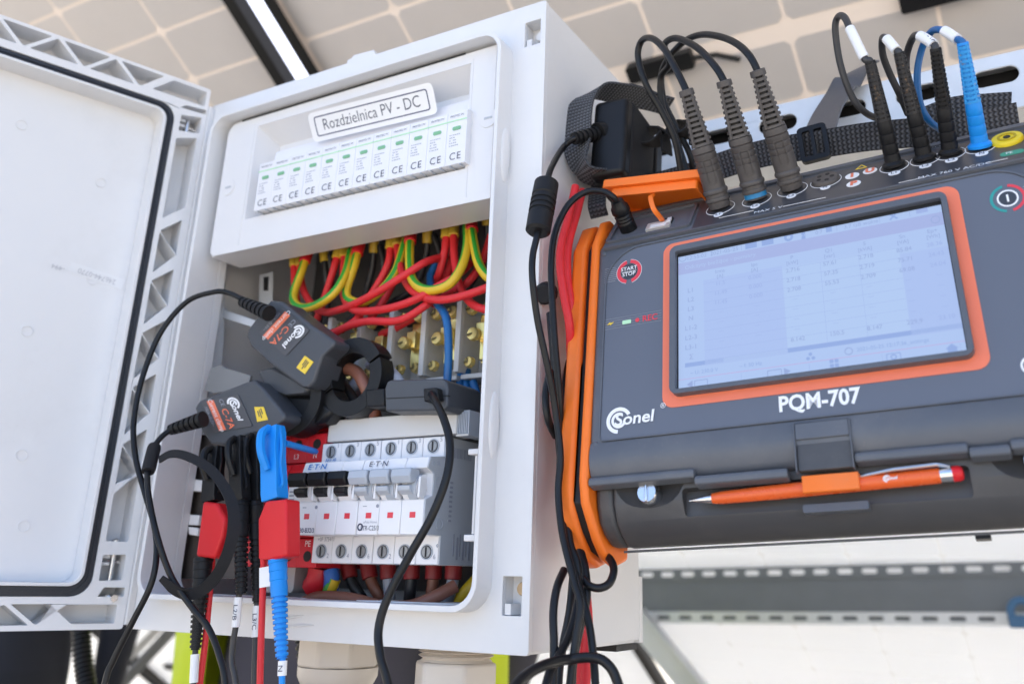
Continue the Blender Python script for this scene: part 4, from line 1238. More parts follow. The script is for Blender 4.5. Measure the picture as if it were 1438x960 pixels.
# third clamp, seen end-on
c3 = thing('current_clamp', Mx.Translation(A(585, 575, -.01)), 'grey current clamp seen from its cable end, resting above the breakers', 'current clamp', 'current clamps')
MB().pxpoly([(541, 577), (540, 545), (543, 536), (550, 533), (620, 531), (627, 535), (629, 545), (628, 570), (623, 576)], -.012, .040).build('housing', M_CLAMP, c3, .003, 3)
MB().pxpoly([(540.5, 558.5), (628.5, 554.5), (628.5, 556), (540.5, 560)], -.0123, .003).build('seam', M_DARK, c3)
MB().pxpoly([(513, 547), (539.5, 545), (539.5, 570), (514, 571.5)], -.010, .036).build('jaw', M_BLK, c3, .001)
MB().pxpoly([(594, 545), (613, 543.5), (616, 561), (595, 564)], -.0185, .0065).build('cable_boot', M_RUB, c3, .001)
# dark jaw parts between the two facing clamps
jb = MB().pxpoly([(360, 520), (384, 514), (436, 540), (430, 552), (398, 555), (368, 545)], -.012, .02)
jb.build('jaw_lever', M_CLAMP, c2, .003)
jb = MB().pxpoly([(378, 560), (395, 552), (440, 556), (470, 575), (455, 592), (420, 600), (392, 592)], -.006, .018)
jb.build('jaw_lever', M_BLK, c2, .003)

def cable(name, pts, r, m, label, cat='cable', group=None, n=12):
    return MB().tube(drop(spline([A(*p) if len(p) == 3 else p for p in pts], 10)), r, n).build(name, m, None, 0, 2, (label, cat, group))
cable('clamp_cable', [(341, 420, -.030), (320, 411, -.034), (300, 410, -.040), (262, 424, -.046), (225, 468, -.054), (200, 530, -.060), (188, 590, -.064), (190, 640, -.066), (203, 690, -.068), (216, 735, -.068), (220, 775, -.070), (212, 820, -.072), (185, 875, -.074), (160, 925, -.076), (146, 965, -.078), (120, 1120, -.08)], .0020, M_CABLE, 'black cable arching left from the upper clamp across the door')
cable('clamp_cable', [(242, 602, -.042), (228, 612, -.048), (216, 628, -.054), (208, 650, -.062), (208, 690, -.0735), (220, 750, -.0755), (240, 808, -.070), (268, 850, -.064), (292, 880, -.062), (308, 920, -.062), (317, 965, -.062), (330, 1120, -.06)], .0020, M_CABLE, 'black cable running down from the lower left clamp')
cable('clamp_cable', [(606, 553, -.017), (611, 562, -.026), (624, 590, -.034), (632, 625, -.038), (627, 670, -.042), (606, 725, -.046), (575, 780, -.050), (546, 835, -.054), (532, 880, -.056), (534, 920, -.058), (546, 965, -.058), (575, 1120, -.06)], .0025, M_CABLE, 'black cable hanging in front of the breakers')

# ------------------------------------------------------------------ test leads hanging in front of the opening
def lead(name, Y, clip, plug, rel, marker, tail, label, mclip, mplug, mrel, mcab, mark=''):
    c = A(*clip[0], Y)
    t = thing(name, Mx.Translation(c), label, 'test lead', 'test leads on the box terminals')
    a, b_, w = clip
    P0, P1 = A(*a, Y), A(*b_, Y)
    F = frame(P0, P1 - P0, (0, -1, 0))            # local x down the clip, y toward the viewer
    L = (P1 - P0).length; hw = w / 2
    MB().plate([(0, -hw * .55), (L * .12, -hw * .75), (L * .45, -hw * .6), (L * .95, -hw * .75), (L, -hw * .7), (L, hw * .7), (L * .9, hw * .8), (L * .6, hw * .75), (L * .3, hw * .8), (0, hw * .55)], (), -hw, hw, F).build('clip_body', mclip, t, hw * .28, 3)
    # thumb lever with open gap
    lv = MB().tube(spline([F @ V((L * .02, hw * .5, 0)), F @ V((L * .12, hw * 1.4, 0)), F @ V((L * .35, hw * 1.55, 0)), F @ V((L * .6, hw * .9, 0))], 6), hw * .42, 8)
    lv.build('thumb_lever', mclip, t)
    for s_ in (-1, 1):
        MB().tube(spline([F @ V((L * .03, 0, s_ * hw * .9)), F @ V((L * .30, hw * .2, s_ * hw * 1.25)), F @ V((L * .55, hw * .2, s_ * hw * 1.0)), F @ V((L * .80, hw * .2, s_ * hw * 1.2)), F @ V((L * .86, hw * .2, s_ * hw * .8))], 5), hw * .16, 6).build('side_rib', mclip, t)
    if plug:
        MB().pxpoly(plug, Y - .006, .013).build('plug_body', mplug, t, .0022, 3)
    (r0, r1, ra, rb) = rel
    Q0, Q1 = A(*r0, Y), A(*r1, Y)
    D = Q1 - Q0
    MB().rod(Q0, Q0 + D * .36, [(0, ra), (.12, ra * 1.04), (.14, ra * .96), (.36, ra * .98), (.38, ra * .92), (.62, ra * .95), (.64, ra * .88), (.86, ra * .92), (1, ra * .86)], 16).build('grip', mrel, t)
    s = MB(); relief(s, Q0 + D * .36, Q1, ra * .88, rb, 12); s.build('strain_relief', mrel, t)
    (m0, m1) = marker
    R0_, R1_ = A(*m0, Y), A(*m1, Y)
    MB().tube([Q1 - D * .05, R0_, R1_], .0019, 10).build('cable_start', mcab, t)
    mo = MB().tube([R0_, (R0_ + R1_) / 2, R1_], .0027, 14).build('marker_sleeve', M_WHT, t)
    if mark:
        f = frame((R0_ + R1_) / 2 + V((.0010, -.0028, 0)), R1_ - R0_, (1, 0, 0))
        text(mark, .0052, f @ Mx.Rotation(pi, 4, 'X') if f.to_3x3().col[2].y > 0 else f, M_INK, t)
    MB().tube(drop(spline([R1_ - (R1_ - R0_) * .02] + [A(*p) for p in tail], 8)), .0019, 10).build('cable', mcab, t)
    return t
lead('test_lead', -.040, ((302, 628), (299, 704), .0125), [(284, 703), (304, 706), (316, 728), (312, 752), (301, 784), (274, 781)],
     ((286, 783), (274, 912), .0062, .0034), ((274, 918), (272, 958)), [(271, 975, -.04), (268, 1120, -.04)], 'black test lead with red plug body, leftmost of the hanging leads', M_BLK, M_RED, M_RUB, M_GCABLE)
lead('test_lead', -.036, ((334, 614), (338, 704), .0115), None,
     ((338, 704), (339, 834), .0056, .0036), ((335, 838), (331, 880)), [(327, 905, -.036), (326, 930, -.036), (332, 965, -.036), (345, 1120, -.036)], 'black test lead with white marker sleeve, second of the hanging leads', M_BLK, None, M_RUB, M_GCABLE, 'L2/B')
lead('test_lead', -.026, ((358, 610), (360, 704), .0115), None,
     ((359, 704), (361, 846), .0052, .0030), ((361, 850), (359, 894)), [(358, 925, -.026), (357, 965, -.026), (356, 1120, -.026)], 'black test lead half hidden behind the blue one, marked L3/C', M_BLK, None, M_RUB, M_GCABLE, 'L3/C')
bl = lead('test_lead', -.044, ((383, 600), (386, 702), .0140), [(372, 703), (402, 700), (402, 780), (382, 786), (362, 784), (362, 728)],
     ((390, 784), (396, 924), .0058, .0037), ((397, 927), (396, 948)), [(396, 965, -.044), (396, 1120, -.044)], 'bright blue test lead with red plug body in front of the breakers', M_BLUE, M_RED, M_BLUE, M_BLUE, 'N')
# blue probe tip entering the surge arrester
MB().rod(A(400, 622, -.038), A(444, 634, .006), [(0, .0022), (.96, .0022), (1, .0018)], 14).build('probe_tip', M_BLUE, bl)
# red extension leads of the two red plugs
cable('red_cable', [(298, 782, -.034), (297, 800, -.034), (293, 850, -.034), (287, 910, -.034), (280, 965, -.034), (262, 1120, -.034)], .0021, M_RED2, 'red cable hanging beside the leftmost test lead')
cable('red_cable', [(370, 782, -.040), (370, 800, -.040), (368, 860, -.040), (366, 920, -.040), (365, 965, -.040), (362, 1120, -.04)], .0021, M_RED2, 'red cable hanging beside the blue test lead')
tg = MB().pxpoly([(364, 797), (380, 794), (381, 822), (364, 825)], -.045, .0006)
tg.build('cable_tag', M_WHT, None, 0, 2, ('white paper tag wrapped on the red cable', 'tag'))
# black velcro tie
vp = spline([A(224, 645, -.062), A(240, 637, -.062), A(262, 640, -.060), A(292, 656, -.056), A(314, 682, -.056), A(327, 712, -.058), A(327, 748, -.060), A(316, 786, -.060), A(296, 818, -.058), A(272, 833, -.060), A(250, 830, -.068), A(226, 811, -.076)], 6)
vt = thing('velcro_tie', Mx.Translation(A(213, 650, -.062)), 'black velcro tie curling from the cable round the test leads', 'cable tie')
k = len(vp)
sides = []
for i in range(k):
    f = i / (k - 1)
    tt = (vp[min(i + 1, k - 1)] - vp[max(i - 1, 0)]).normalized()
    base = tt.cross(V((0, -1, 0))).normalized()
    sides.append((base * (1 - .45 * sin(f * pi)) + V((0, -1, 0)) * (.75 * sin(f * pi))).normalized())
MB().ribbon(vp, sides, [(.0050 + .0024 * min(1, i / (k * .5))) * (1 if i < k - 4 else 1 - .12 * (i - k + 5)) for i in range(k)], .0012).build('strap', M_VELCRO, vt)
MB().rod(A(217, 626, -.057), A(208, 662, -.066), [(0, .0042), (.1, .0046), (.9, .0046), (1, .0041)], 14).build('wrap', M_VELCRO, vt)
# ------------------------------------------------------------------ measuring instrument
MO = V((.4367, -.0040, .1343))
ME = frame(MO, (.9986, .0137, .0502), (-.0519, .1897, .9805))
MEI = ME.inverted()
MN = ME.to_3x3().col[2].copy()
def Am(x, y, z=0.):
    """world point at photo pixel (x, y), z metres in front of the instrument's face"""
    d = ray(x, y)
    o = MO + MN * z
    return CAM_C + d * ((o - CAM_C).dot(MN) / d.dot(MN))
def Lm(x, y, z=0.):
    p = MEI @ Am(x, y, z)
    return (p.x, p.y)
def mp(x, y, z=0.): return ME @ V((x, y, z))
mt = thing('power_analyzer', ME, 'grey and orange power quality analyzer with a lit screen, hanging beside the box', 'instrument')
XL, XR = -.0450, .2170
# local frame for side profiles: profile coordinates (y, z), extruded along x
SP = ME @ Mx(((0, 0, 1, 0), (1, 0, 0, 0), (0, 1, 0, 0), (0, 0, 0, 1)))
main = [(-.0365, .0), (.1165, .0), (.1555, -.0240), (.1620, -.0290), (.1620, -.0600), (-.0780, -.0600), (-.0780, -.0300), (-.0400, -.0060), (-.0400, -.0025)]
MB().plate([(-.0150, -.0001), (.1165, -.0001), (.1558, -.0245), (.1620, -.0290), (.1620, -.0600), (-.0300, -.0600), (-.0300, -.0030)], (), XL, XR, SP).build('housing', M_BODY, mt, .0022, 3)
# curved band under the face, and the lower storage compartment
band = []
for k in range(9):
    f = k / 8
    band.append((-.0158 - .0225 * f, .0002 + .0022 * sin(f * pi) - .0042 * f * f))
MB().plate(band + [(-.0395, -.0065), (-.0390, -.0400), (-.0125, -.0400)], (), XL + .0002, XR - .0002, SP).build('lower_band', M_BODY, mt, .001, 2)
low = [(-.0388, -.0075), (-.0500, -.0092), (-.0590, -.0140), (-.0650, -.0215), (-.0685, -.0300), (-.0680, -.0360), (-.0615, -.0600), (-.0310, -.0600), (-.0310, -.0410), (-.0388, -.0410)]
XA, XB = -.0455, .2175
def carve(o, cutters):
    """cut hollows into a finished mesh; the cutters are removed afterwards"""
    for c in cutters:
        md = o.modifiers.new('cut', 'BOOLEAN'); md.operation = 'DIFFERENCE'; md.object = c; md.solver = 'EXACT'
    dg = bpy.context.evaluated_depsgraph_get(); dg.update()
    me = bpy.data.meshes.new_from_object(o.evaluated_get(dg))
    o.modifiers.clear(); o.data = me
    me.shade_smooth(); me.set_sharp_from_angle(angle=radians(30))
    for c in cutters: bpy.data.objects.remove(c)
stc = MB().plate(low, (), XA + .012, XB - .012, SP).build('storage_compartment', M_BODY2, mt, .002, 3)
cuts = []
LOCKS = (-.0112, .183)
for lx in LOCKS:
    eb = MB(); n = 24; vs = []; fs = []
    for i in range(13):
        ph = pi * i / 12
        for j in range(n):
            th_ = 2 * pi * j / n
            vs.append(mp(lx + .0222 * sin(ph) * cos(th_), -.0385 + .0178 * sin(ph) * sin(th_), -.0045 + .0105 * cos(ph)))
    for i in range(12):
        for j in range(n): fs.append((i * n + j, i * n + (j + 1) % n, (i + 1) * n + (j + 1) % n, (i + 1) * n + j))
    cuts.append(eb.add(vs, fs).build('cutter', M_BODY2, mt))
cuts.append(MB().plate(rrect(.0082, .1535, -.0580, -.0440, .002), (), -.0150, .01, ME).build('cutter', M_BODY2, mt))
carve(stc, cuts)
MB().plate([(-.0385, -.008), (-.0500, -.0102), (-.0590, -.0150), (-.0645, -.0225), (-.0675, -.031), (-.067, -.037), (-.061, -.06), (-.032, -.06), (-.032, -.042), (-.0385, -.042)], (), XA + .0005, XA + .0119, SP).build('compartment_cheek', M_BODY2, mt, .003, 3)
# ledge with humps
for x0, x1, dy in ((XL + .0005, .0185, 0), (.0190, .0690, -.0042), (.1030, .1550, .0005), (.1555, .1730, -.002), (.1735, XR, 0)):
    MB().plate([(-.0362 + dy, -.0060), (-.0362 + dy, .0006), (-.0378 + dy, .0016), (-.0412 + dy, .0010), (-.0422 + dy, -.0060)], (), x0, x1, SP).build('ledge', M_BODY, mt, .0008, 2)
# latch slot
MB().box(.0742, .1022, -.0178, -.0176 + .0002, .0002, .0012, ME).box(.0738, .0745, -.0440, -.0180, -.001, .0028, ME).box(.1020, .1027, -.0440, -.0180, -.001, .0028, ME).build('latch_frame', M_BODY, mt, .0004)
MB().box(.0746, .1019, -.0270, -.0182, -.002, .0026, ME).build('latch_upper', M_BODY, mt, .0005)
MB().box(.0746, .1019, -.0430, -.0275, -.004, .0008, ME).build('latch_lower', M_BODY2, mt, .0005)
# rear stand edge and rubber foot under the instrument
MB().plate([(-.0684, -.0380), (-.0696, -.0385), (-.0640, -.0600), (-.0628, -.0600)], (), XA + .006, XB - .006, SP).build('rear_shell', M_BODY, mt, .0003)
MB().box(.149, .156, -.0712, -.0690, -.044, -.039, ME).build('rubber_foot', M_BLK, mt)
# orange bumpers, two lips with dark gap slots between
def bumper(x0, x1, out, zf, nm, m, bev):
    o = out
    pr = [(-.0350, zf), (.1200, zf), (.1415 + o, zf - .010), (.1475 + o, zf - .018), (.1490 + o, -.030), (.149 + o, -.058), (-.0690 - o * .5, -.058), (-.0755 - o, -.042), (-.0740 - o, -.0290), (-.0655 - o, -.0165), (-.0510 - o * .6, -.0030 + zf * .3)]
    return MB().plate(pr, (), x0, x1, SP).build(nm, m, mt, bev, 3)
for sgn in (0, 1):
    def mx(a, b_): return (a, b_) if sgn == 0 else (.172 - b_, .172 - a)
    bumper(*mx(-.0508, -.0452), .001, .0022, 'bumper_lip', M_ORG, .0022)
    bumper(*mx(-.0562, -.0510), -.004, -.0055, 'bumper_core', M_DARK, .0005)
    bumper(*mx(-.0660, -.0560), .001, -.0010, 'bumper_lip', M_ORG, .0026)
# front foil
MB().plate(rrect(-.0388, .2108, -.0148, .1120, [.024, .024, .003, .003], 8), (), -.0004, .0003, ME).build('front_foil', M_LABEL, mt)
MB().plate(rrect(-.0400, .2120, -.0156, .1132, [.0252, .0252, .0042, .0042], 8), [rrect(-.0387, .2107, -.0147, .1119, [.024, .024, .003, .003], 8)], -.0004, .0011, ME).build('foil_rim', M_BODY, mt, .0003)
for p in ((-.0415, .1120), (-.0415, -.0165), (.2135, .1120), (.2135, -.0165)):
    MB().rod(mp(p[0], p[1], -.0005), mp(p[0], p[1], .0007), [(0, .0016), (.6, .0016), (1, .0011)], 12).build('stud', M_BODY, mt)
# orange screen surround, raised bezel, recessed display
MB().plate(rrect(0, .172, 0, .1088, .0068, 6), [rrect(.0068, .1652, .0062, .1026, .0045, 6)], .0002, .0007, ME).build('orange_surround', M_ORGF, mt)
MB().plate(rrect(.0062, .1658, .0058, .1032, .0048, 6), [rrect(.0098, .1628, .0086, .0992, .0012, 3)], .0004, .0062, ME).build('bezel', M_BODY, mt, .0014, 3)
SX0, SX1, SY0, SY1 = .0097, .1629, .0085, .0993
def emis(name, col, s):
    m = bpy.data.materials.new(name); m.use_nodes = True
    p = m.node_tree.nodes['Principled BSDF']
    p.inputs['Base Color'].default_value = (.03, .03, .04, 1); p.inputs['Roughness'].default_value = .16
    p.inputs['Emission Color'].default_value = (*col, 1); p.inputs['Emission Strength'].default_value = s
    return m
ES = .215
E_BASE = emis('screen pale blue', (.46, .61, .93), ES)
E_WHITE = emis('screen cell blue', (.48, .64, .94), ES)
E_LILAC = emis('screen lilac', (.44, .575, .92), ES)
E_HEAD = emis('screen header lilac', (.41, .49, .82), ES)
E_DARK = emis('screen ink', (.33, .43, .74), ES)
E_MID = emis('screen mid blue', (.31, .44, .80), ES)
E_DIM = emis('screen faint ink', (.37, .48, .84), ES)
E_RED = emis('screen red line', (.58, .44, .76), ES)
DZ = .0016
dsp = MB().box(SX0, SX1, SY0, SY1, DZ - .001, DZ, ME).build('display', E_BASE, mt)
MB().plate(rrect(SX0, SX1, SY0, SY1, .0001, 1), [rrect(SX0 + .0007, SX1 - .0007, SY0 + .0004, SY1 - .0022, .0001, 1)], DZ + .0003, DZ + .0007, ME).build('bezel_shade', M_DARK, mt)  # shade under the bezel, painted as a black strip
def sr(x0, x1, y0, y1, m, nm='screen_field', h=.00005):
    return MB().box(SX0 + x0, SX0 + x1, SY1 - y1, SY1 - y0, DZ + .00001, DZ + h, ME).build(nm, m, dsp)
def stx(s, x, y, size, m=None, al='CENTER'):
    return text(s, size, ME @ Mx.Translation((SX0 + x, SY1 - y, DZ + .0002)), m or E_DARK, dsp, al)
SWd, SHt = SX1 - SX0, SY1 - SY0
sr(0, SWd, .0066, .0148, E_HEAD, 'screen_header')
sr(.0165, .0640, .0215, .0770, E_LILAC); sr(.1280, SWd, .0280, .0770, E_LILAC)
sr(.0640, .1280, .0235, .0735, E_WHITE)
sr(.0640, .1530, .0738, .0764, E_MID, 'scroll_bar'); sr(.0045, .0275, .0738, .0764, E_MID, 'scroll_bar'); sr(.0276, .0638, .0738, .0764, E_WHITE, 'scroll_bar')
ln = MB()
for k in range(9):
    y = .0240 + k * .00622
    ln.box(SX0 + .0165, SX0 + .128, SY1 - y - .00012, SY1 - y, DZ + .00006, DZ + .00012, ME)
for x in (.0855, .1065):
    ln.box(SX0 + x, SX0 + x + .00015, SY1 - .0735, SY1 - .0235, DZ + .00006, DZ + .00012, ME)
ln.build('table_grid', E_DIM, dsp)
sr(0, SWd, .0835, .0838, E_RED, 'screen_line', .00012)
for k in (1, 2, 3, 4): sr(.0375 * k - .0002, .0375 * k, .0845, .0905, E_DIM, 'screen_line', .00012)
stx('12:55:02', .0125, .0044, .0038); stx('2021-05-25', .0300, .0044, .0038); stx('0:7', .0865, .0044, .0034); stx('3.7 GB wolne', .1100, .0044, .0034)
stx('Odczyty bie\u017c\u0105ce - pomiary', .0270, .0107, .0040, E_BASE)
for x in (.0220, .0405, .0785, .0965, .1200, .1360): sr(x, x + .0002, .0010, .0058, E_DARK, 'screen_line', .00012)
sr(.0430, .0500, .0008, .0058, E_MID, 'screen_icon'); sr(.0530, .0600, .0008, .0058, E_MID, 'screen_icon'); sr(.0905, .0938, .0008, .0052, E_MID, 'screen_icon'); sr(.1395, .1455, .0016, .0048, E_DIM, 'screen_icon')
def ic(pl, holes, m, nm='screen_icon'):
    MB().plate(pl, holes, DZ + .00002, DZ + .00015, ME).build(nm, m, dsp)
def sxy(x, y): return SX0 + x, SY1 - y
for (x, y, r, q) in ((.0035, .0034, .0024, .0020), (.0690, .0034, .0027, .0012), (.1485, .0107, .0024, .0020), (.0960, .0805, .0022, .0017), (.1180, .0872, .0016, .0009)):
    c = sxy(x, y); ic(circ(*c, r, 18), [circ(*c, q, 18)], E_DARK if q > .0015 else E_MID)
c = sxy(.1275, .0034)
for a in (45, 135):
    F = ME @ Mx.Translation((*c, DZ + .0001)) @ Mx.Rotation(radians(a), 4, 'Z')
    MB().box(-.0028, .0028, -.0005, .0005, 0, .0001, F).build('screen_icon', E_MID, dsp)
c = sxy(.0775, .0030); ic(circ(*c, .0011, 10), [], E_MID); ic([(c[0] - .0012, c[1] - .0036), (c[0] + .0012, c[1] - .0036), (c[0] + .0008, c[1] - .0012), (c[0] - .0008, c[1] - .0012)], [], E_MID)
for (x, y) in ((.0140, .0872), (.0560, .0872)):
    c = sxy(x, y); ic(rrect(c[0] - .0040, c[0] + .0040, c[1] - .0020, c[1] + .0020, .0003, 1), [rrect(c[0] - .0036, c[0] + .0036, c[1] - .0016, c[1] + .0016, .0003, 1)], E_DARK)
c = sxy(.0075, .0872); ic([(c[0] - .002, c[1]), (c[0] + .0015, c[1] + .0022), (c[0] + .0015, c[1] - .0022)], [], E_DARK)
c = sxy(.0628, .0872); ic([(c[0] + .002, c[1]), (c[0] - .0015, c[1] + .0022), (c[0] - .0015, c[1] - .0022)], [], E_DARK)
for dx in (-.0013, .0013):
    for dy in (-.0013, .0013):
        c = sxy(.0880 + dx, .0862 + dy); ic(rrect(c[0] - .001, c[0] + .001, c[1] - .001, c[1] + .001, .0002, 1), [], E_MID)
c = sxy(.1180, .0872); ic(rrect(c[0] - .0036, c[0] + .0036, c[1] - .0022, c[1] + .0022, .0004, 1), [rrect(c[0] - .0032, c[0] + .0032, c[1] - .0018, c[1] + .0018, .0003, 1)], E_MID)
c = sxy(.1460, .0868); ic([(c[0] - .003, c[1]), (c[0] - .0022, c[1]), (c[0] - .0022, c[1] - .0024), (c[0] + .0022, c[1] - .0024), (c[0] + .0022, c[1]), (c[0] + .003, c[1]), (c[0], c[1] + .0026)], [], E_MID)
for k, s in enumerate(('L1', 'L2', 'L3', 'N', 'L1-2', 'L2-3', 'L3-1', '\u03a3')):
    stx(s, .0085, .0270 + k * .00622, .0042)
H = [('Irms', '[A]', .0270), ('Ipc', '[A]', .0480), ('P', '[kW]', .0700), ('Q1', '[var]', .0910), ('S', '[kVA]', .1105), ('Sn', '[VA]', .1305), ('Ep+', '[Wh]', .1460)]
for a, u, x in H:
    stx(a, x, .0175, .0034); stx(u, x, .0210, .0032)
VALS = {.0270: ['11.5', '11.49', '11.45'], .0480: ['0.000', '0.000', '0.000'], .0700: ['2.716', '2.718', '2.708'], .0910: ['57.61', '57.35', '55.53'], .1105: ['2.718', '2.719', '2.709'], .1305: ['85.84', '75.71', '69.08'], .1460: ['28.36', '24.43', '24.04']}
for x, vv in VALS.items():
    dm = E_DIM if x in (.0270, .0480, .1460) else E_DARK
    for k, s in enumerate(vv): stx(s, x, .0258 + k * .00622, .0036, dm)
    for k in range(4): stx('\u2014', x, .0258 + (k + 3) * .00622, .0030, E_DIM)
for s, x in (('8.142', .0700), ('150.5', .0910), ('8.147', .1105), ('229.9', .1305), ('23.10', .1460)): stx(s, x, .0258 + 7 * .00622, .0036, E_DARK if x < .14 else E_DIM)
stx('~ U: 230.0 V', .0160, .0805, .0032, E_MID); stx('~ f: 50 Hz', .0430, .0805, .0032, E_MID); stx('2021-05-25 12:17:36_settings', .1180, .0805, .0030, E_MID)
c = sxy(.0760, .0805); ic(circ(c[0] - .0014, c[1] - .001, .0010, 10), [], E_MID); ic(circ(c[0] + .0014, c[1] - .001, .0010, 10), [], E_MID); ic(circ(c[0], c[1] + .0014, .0010, 10), [], E_MID)
# prints on the foil
FZ = .0005
def ft(s, x, y, size, m=M_WPRINT, **k):
    return text(s, size, ME @ Mx.Translation((x, y, FZ)), m, mt, **k)
ft('PQM-707', .0876, -.0062, .0120, bold=.030, sx=.90)
sonel(ME @ Mx.Translation((-.0270, -.0038, FZ)) @ Mx.Rotation(radians(1), 4, 'Z'), .0080, M_WPRINT, mt, True)
def arcring(cx, cy, r0, r1, a0, a1, m, nm, k=20):
    o = [(cx + r1 * cos(radians(a0 + (a1 - a0) * i / k)), cy + r1 * sin(radians(a0 + (a1 - a0) * i / k))) for i in range(k + 1)]
    o += [(cx + r0 * cos(radians(a1 + (a0 - a1) * i / k)), cy + r0 * sin(radians(a1 + (a0 - a1) * i / k))) for i in range(k + 1)]
    return MB().plate(o, (), .0003, .0005, ME).build(nm, m, mt)
cx, cy = -.0233, .0950
for a0, a1 in ((-76, 84), (104, 256)):
    arcring(cx, cy, .0060, .0084, a0, a1, M_REDP, 'button_arc')
    arcring(cx, cy, .0085, .0087, a0, a1, M_WPRINT, 'button_outline')
M_BTN = mat('button dark', (.045, .05, .06), .35)
MB().plate(circ(cx, cy, .0056, 24), (), .0003, .0005, ME).build('start_button', M_BTN, mt)
text('START', .0038, ME @ Mx.Translation((cx, cy + .0018, .0007)), M_WPRINT, mt, bold=.01); text('STOP', .0038, ME @ Mx.Translation((cx, cy - .0021, .0007)), M_WPRINT, mt, bold=.01)
MB().box(cx - .0050, cx + .0050, cy - .0003, cy - .0001, .0005, .0007, ME).build('button_line', M_WPRINT, mt)
for q in range(3):
    st = MB()
    for k in range(5 if q == 1 else 8):
        if q == 0: st.box(-.0405, cx - .0085 - (.001 if k in (0, 7) else 0), cy - .0050 + k * .0014, cy - .0048 + k * .0014, .0003, .0005, ME)
        elif q == 1: st.box(-.0405, -.0012, .0565 + k * .0017, .0566 + k * .0017, .0003, .00045, ME)
        else: st.box(.2025, .2125, .0890 + k * .0014, .0892 + k * .0014, .0003, .0005, ME)
    so_ = st.build('print_lines', M_GWIRE, mt); so_['kind'] = 'stuff'
MB().plate([(-.0372, .0594), (-.0350, .0612), (-.0352, .0603), (-.0325, .0608), (-.0350, .0588), (-.0348, .0597)], (), .0005, .0007, ME).build('bolt_symbol', M_YELP, mt)
MB().plate(rrect(-.0268, -.0210, .0580, .0606, .0006), (), .0005, .0007, ME).build('charge_light', M_LGREEN, mt)
MB().plate(circ(-.0168, .0594, .0014, 12), (), .0005, .0007, ME).build('record_dot', M_REDP, mt)
ft('REC', -.0085, .0594, .0056, M_REDP, bold=.015, name='record_lettering')
cx, cy = .1945, .0938
arcring(cx, cy, .0071, .0086, -80, 82, M_REDP, 'button_arc'); arcring(cx, cy, .0071, .0086, 100, 258, mat('teal print', (.03, .30, .28), .4), 'button_arc')
MB().plate(circ(cx, cy, .0052, 24), [circ(cx, cy, .0044, 24)], .0003, .0005, ME).build('power_ring', M_WPRINT, mt)
MB().plate(circ(cx, cy, .0040, 24), (), .0003, .00045, ME).build('power_button', mat('teal print', (.03, .30, .28), .4) if False else M_BTN, mt)
MB().box(cx - .0005, cx + .0005, cy - .0022, cy + .0022, .0005, .0007, ME).build('power_bar', M_WPRINT, mt)
arcring(.1890, -.001, .0038, .0048, 40, 320, M_WPRINT, 'logo_arc')
# lock screws in scooped hollows on the lower compartment
for lx in LOCKS:
    lk = MB().rod(mp(lx, -.0455, -.0155), mp(lx, -.0455, -.0045), [(0, .0058), (.3, .0062), (.88, .0062), (1, .0054)], 22).build('lock_screw', M_STEEL, mt)
    MB().box(lx - .0008, lx + .0008, -.0508, -.0402, -.0050, -.0030, ME).build('lock_grip', M_STEEL, lk, .0004)
MB().plate(rrect(.0730, .1055, -.0612, -.0570, .001), (), -.016, -.0098, ME).build('trough_tab', M_BODY, mt, .0006)
# ------------------------------------------------------------------ pen in the trough
pz = -.0070
pn = thing('pen', ME @ Mx.Translation((.0143, -.0510, pz)), 'orange ballpoint pen with chrome clip in the instrument trough', 'pen')
a, b_ = V((.0130, -.0515, pz)), V((.1510, -.0480, pz))
def pp_(t): return ME @ (a + (b_ - a) * t)
MB().rod(pp_(0), pp_(.095), [(0, .0004), (.15, .0006), (.2, .0011), (.8, .0023), (1, .0027)], 16).build('tip', M_STEEL, pn)
M_PEN = mat('orange pen lacquer', (.78, .12, .022), .28, var=.03)
MB().rod(pp_(.095), pp_(.93), [(0, .0027), (.05, .0033), (.3, .0038), (.97, .0038), (1, .0036)], 22).build('barrel', M_PEN, pn)
MB().rod(pp_(.925), pp_(.965), [(0, .0037), (1, .0037)], 20).build('chrome_ring', M_STEEL, pn)
MB().rod(pp_(.965), pp_(1.0), [(0, .0038), (.6, .0037), (.9, .0030), (1, .0015)], 20).build('stylus_end', M_RED, pn)
MB().tube([ME @ V((.1035, -.0466, pz + .003)), ME @ V((.12, -.0452, pz + .0050)), ME @ V((.140, -.0444, pz + .005)), ME @ V((.1455, -.0452, pz + .0028))], [.0007, .0009, .0009, .0007], 8).build('clip', M_STEEL, pn)
sonel(ME @ Mx.Translation((.1165, -.0491, pz + .0040)) @ Mx.Rotation(radians(1.5), 4, 'Z'), .0018, M_WPRINT, pn)
hd = MB().box(.0755, .1035, -.0535, -.0448, pz + .0030, pz + .0060, ME).box(.0755, .1035, -.0456, -.0446, pz - .006, pz + .0029, ME)
hd.build('pen_holder', M_ORG, mt, .0016, 3)

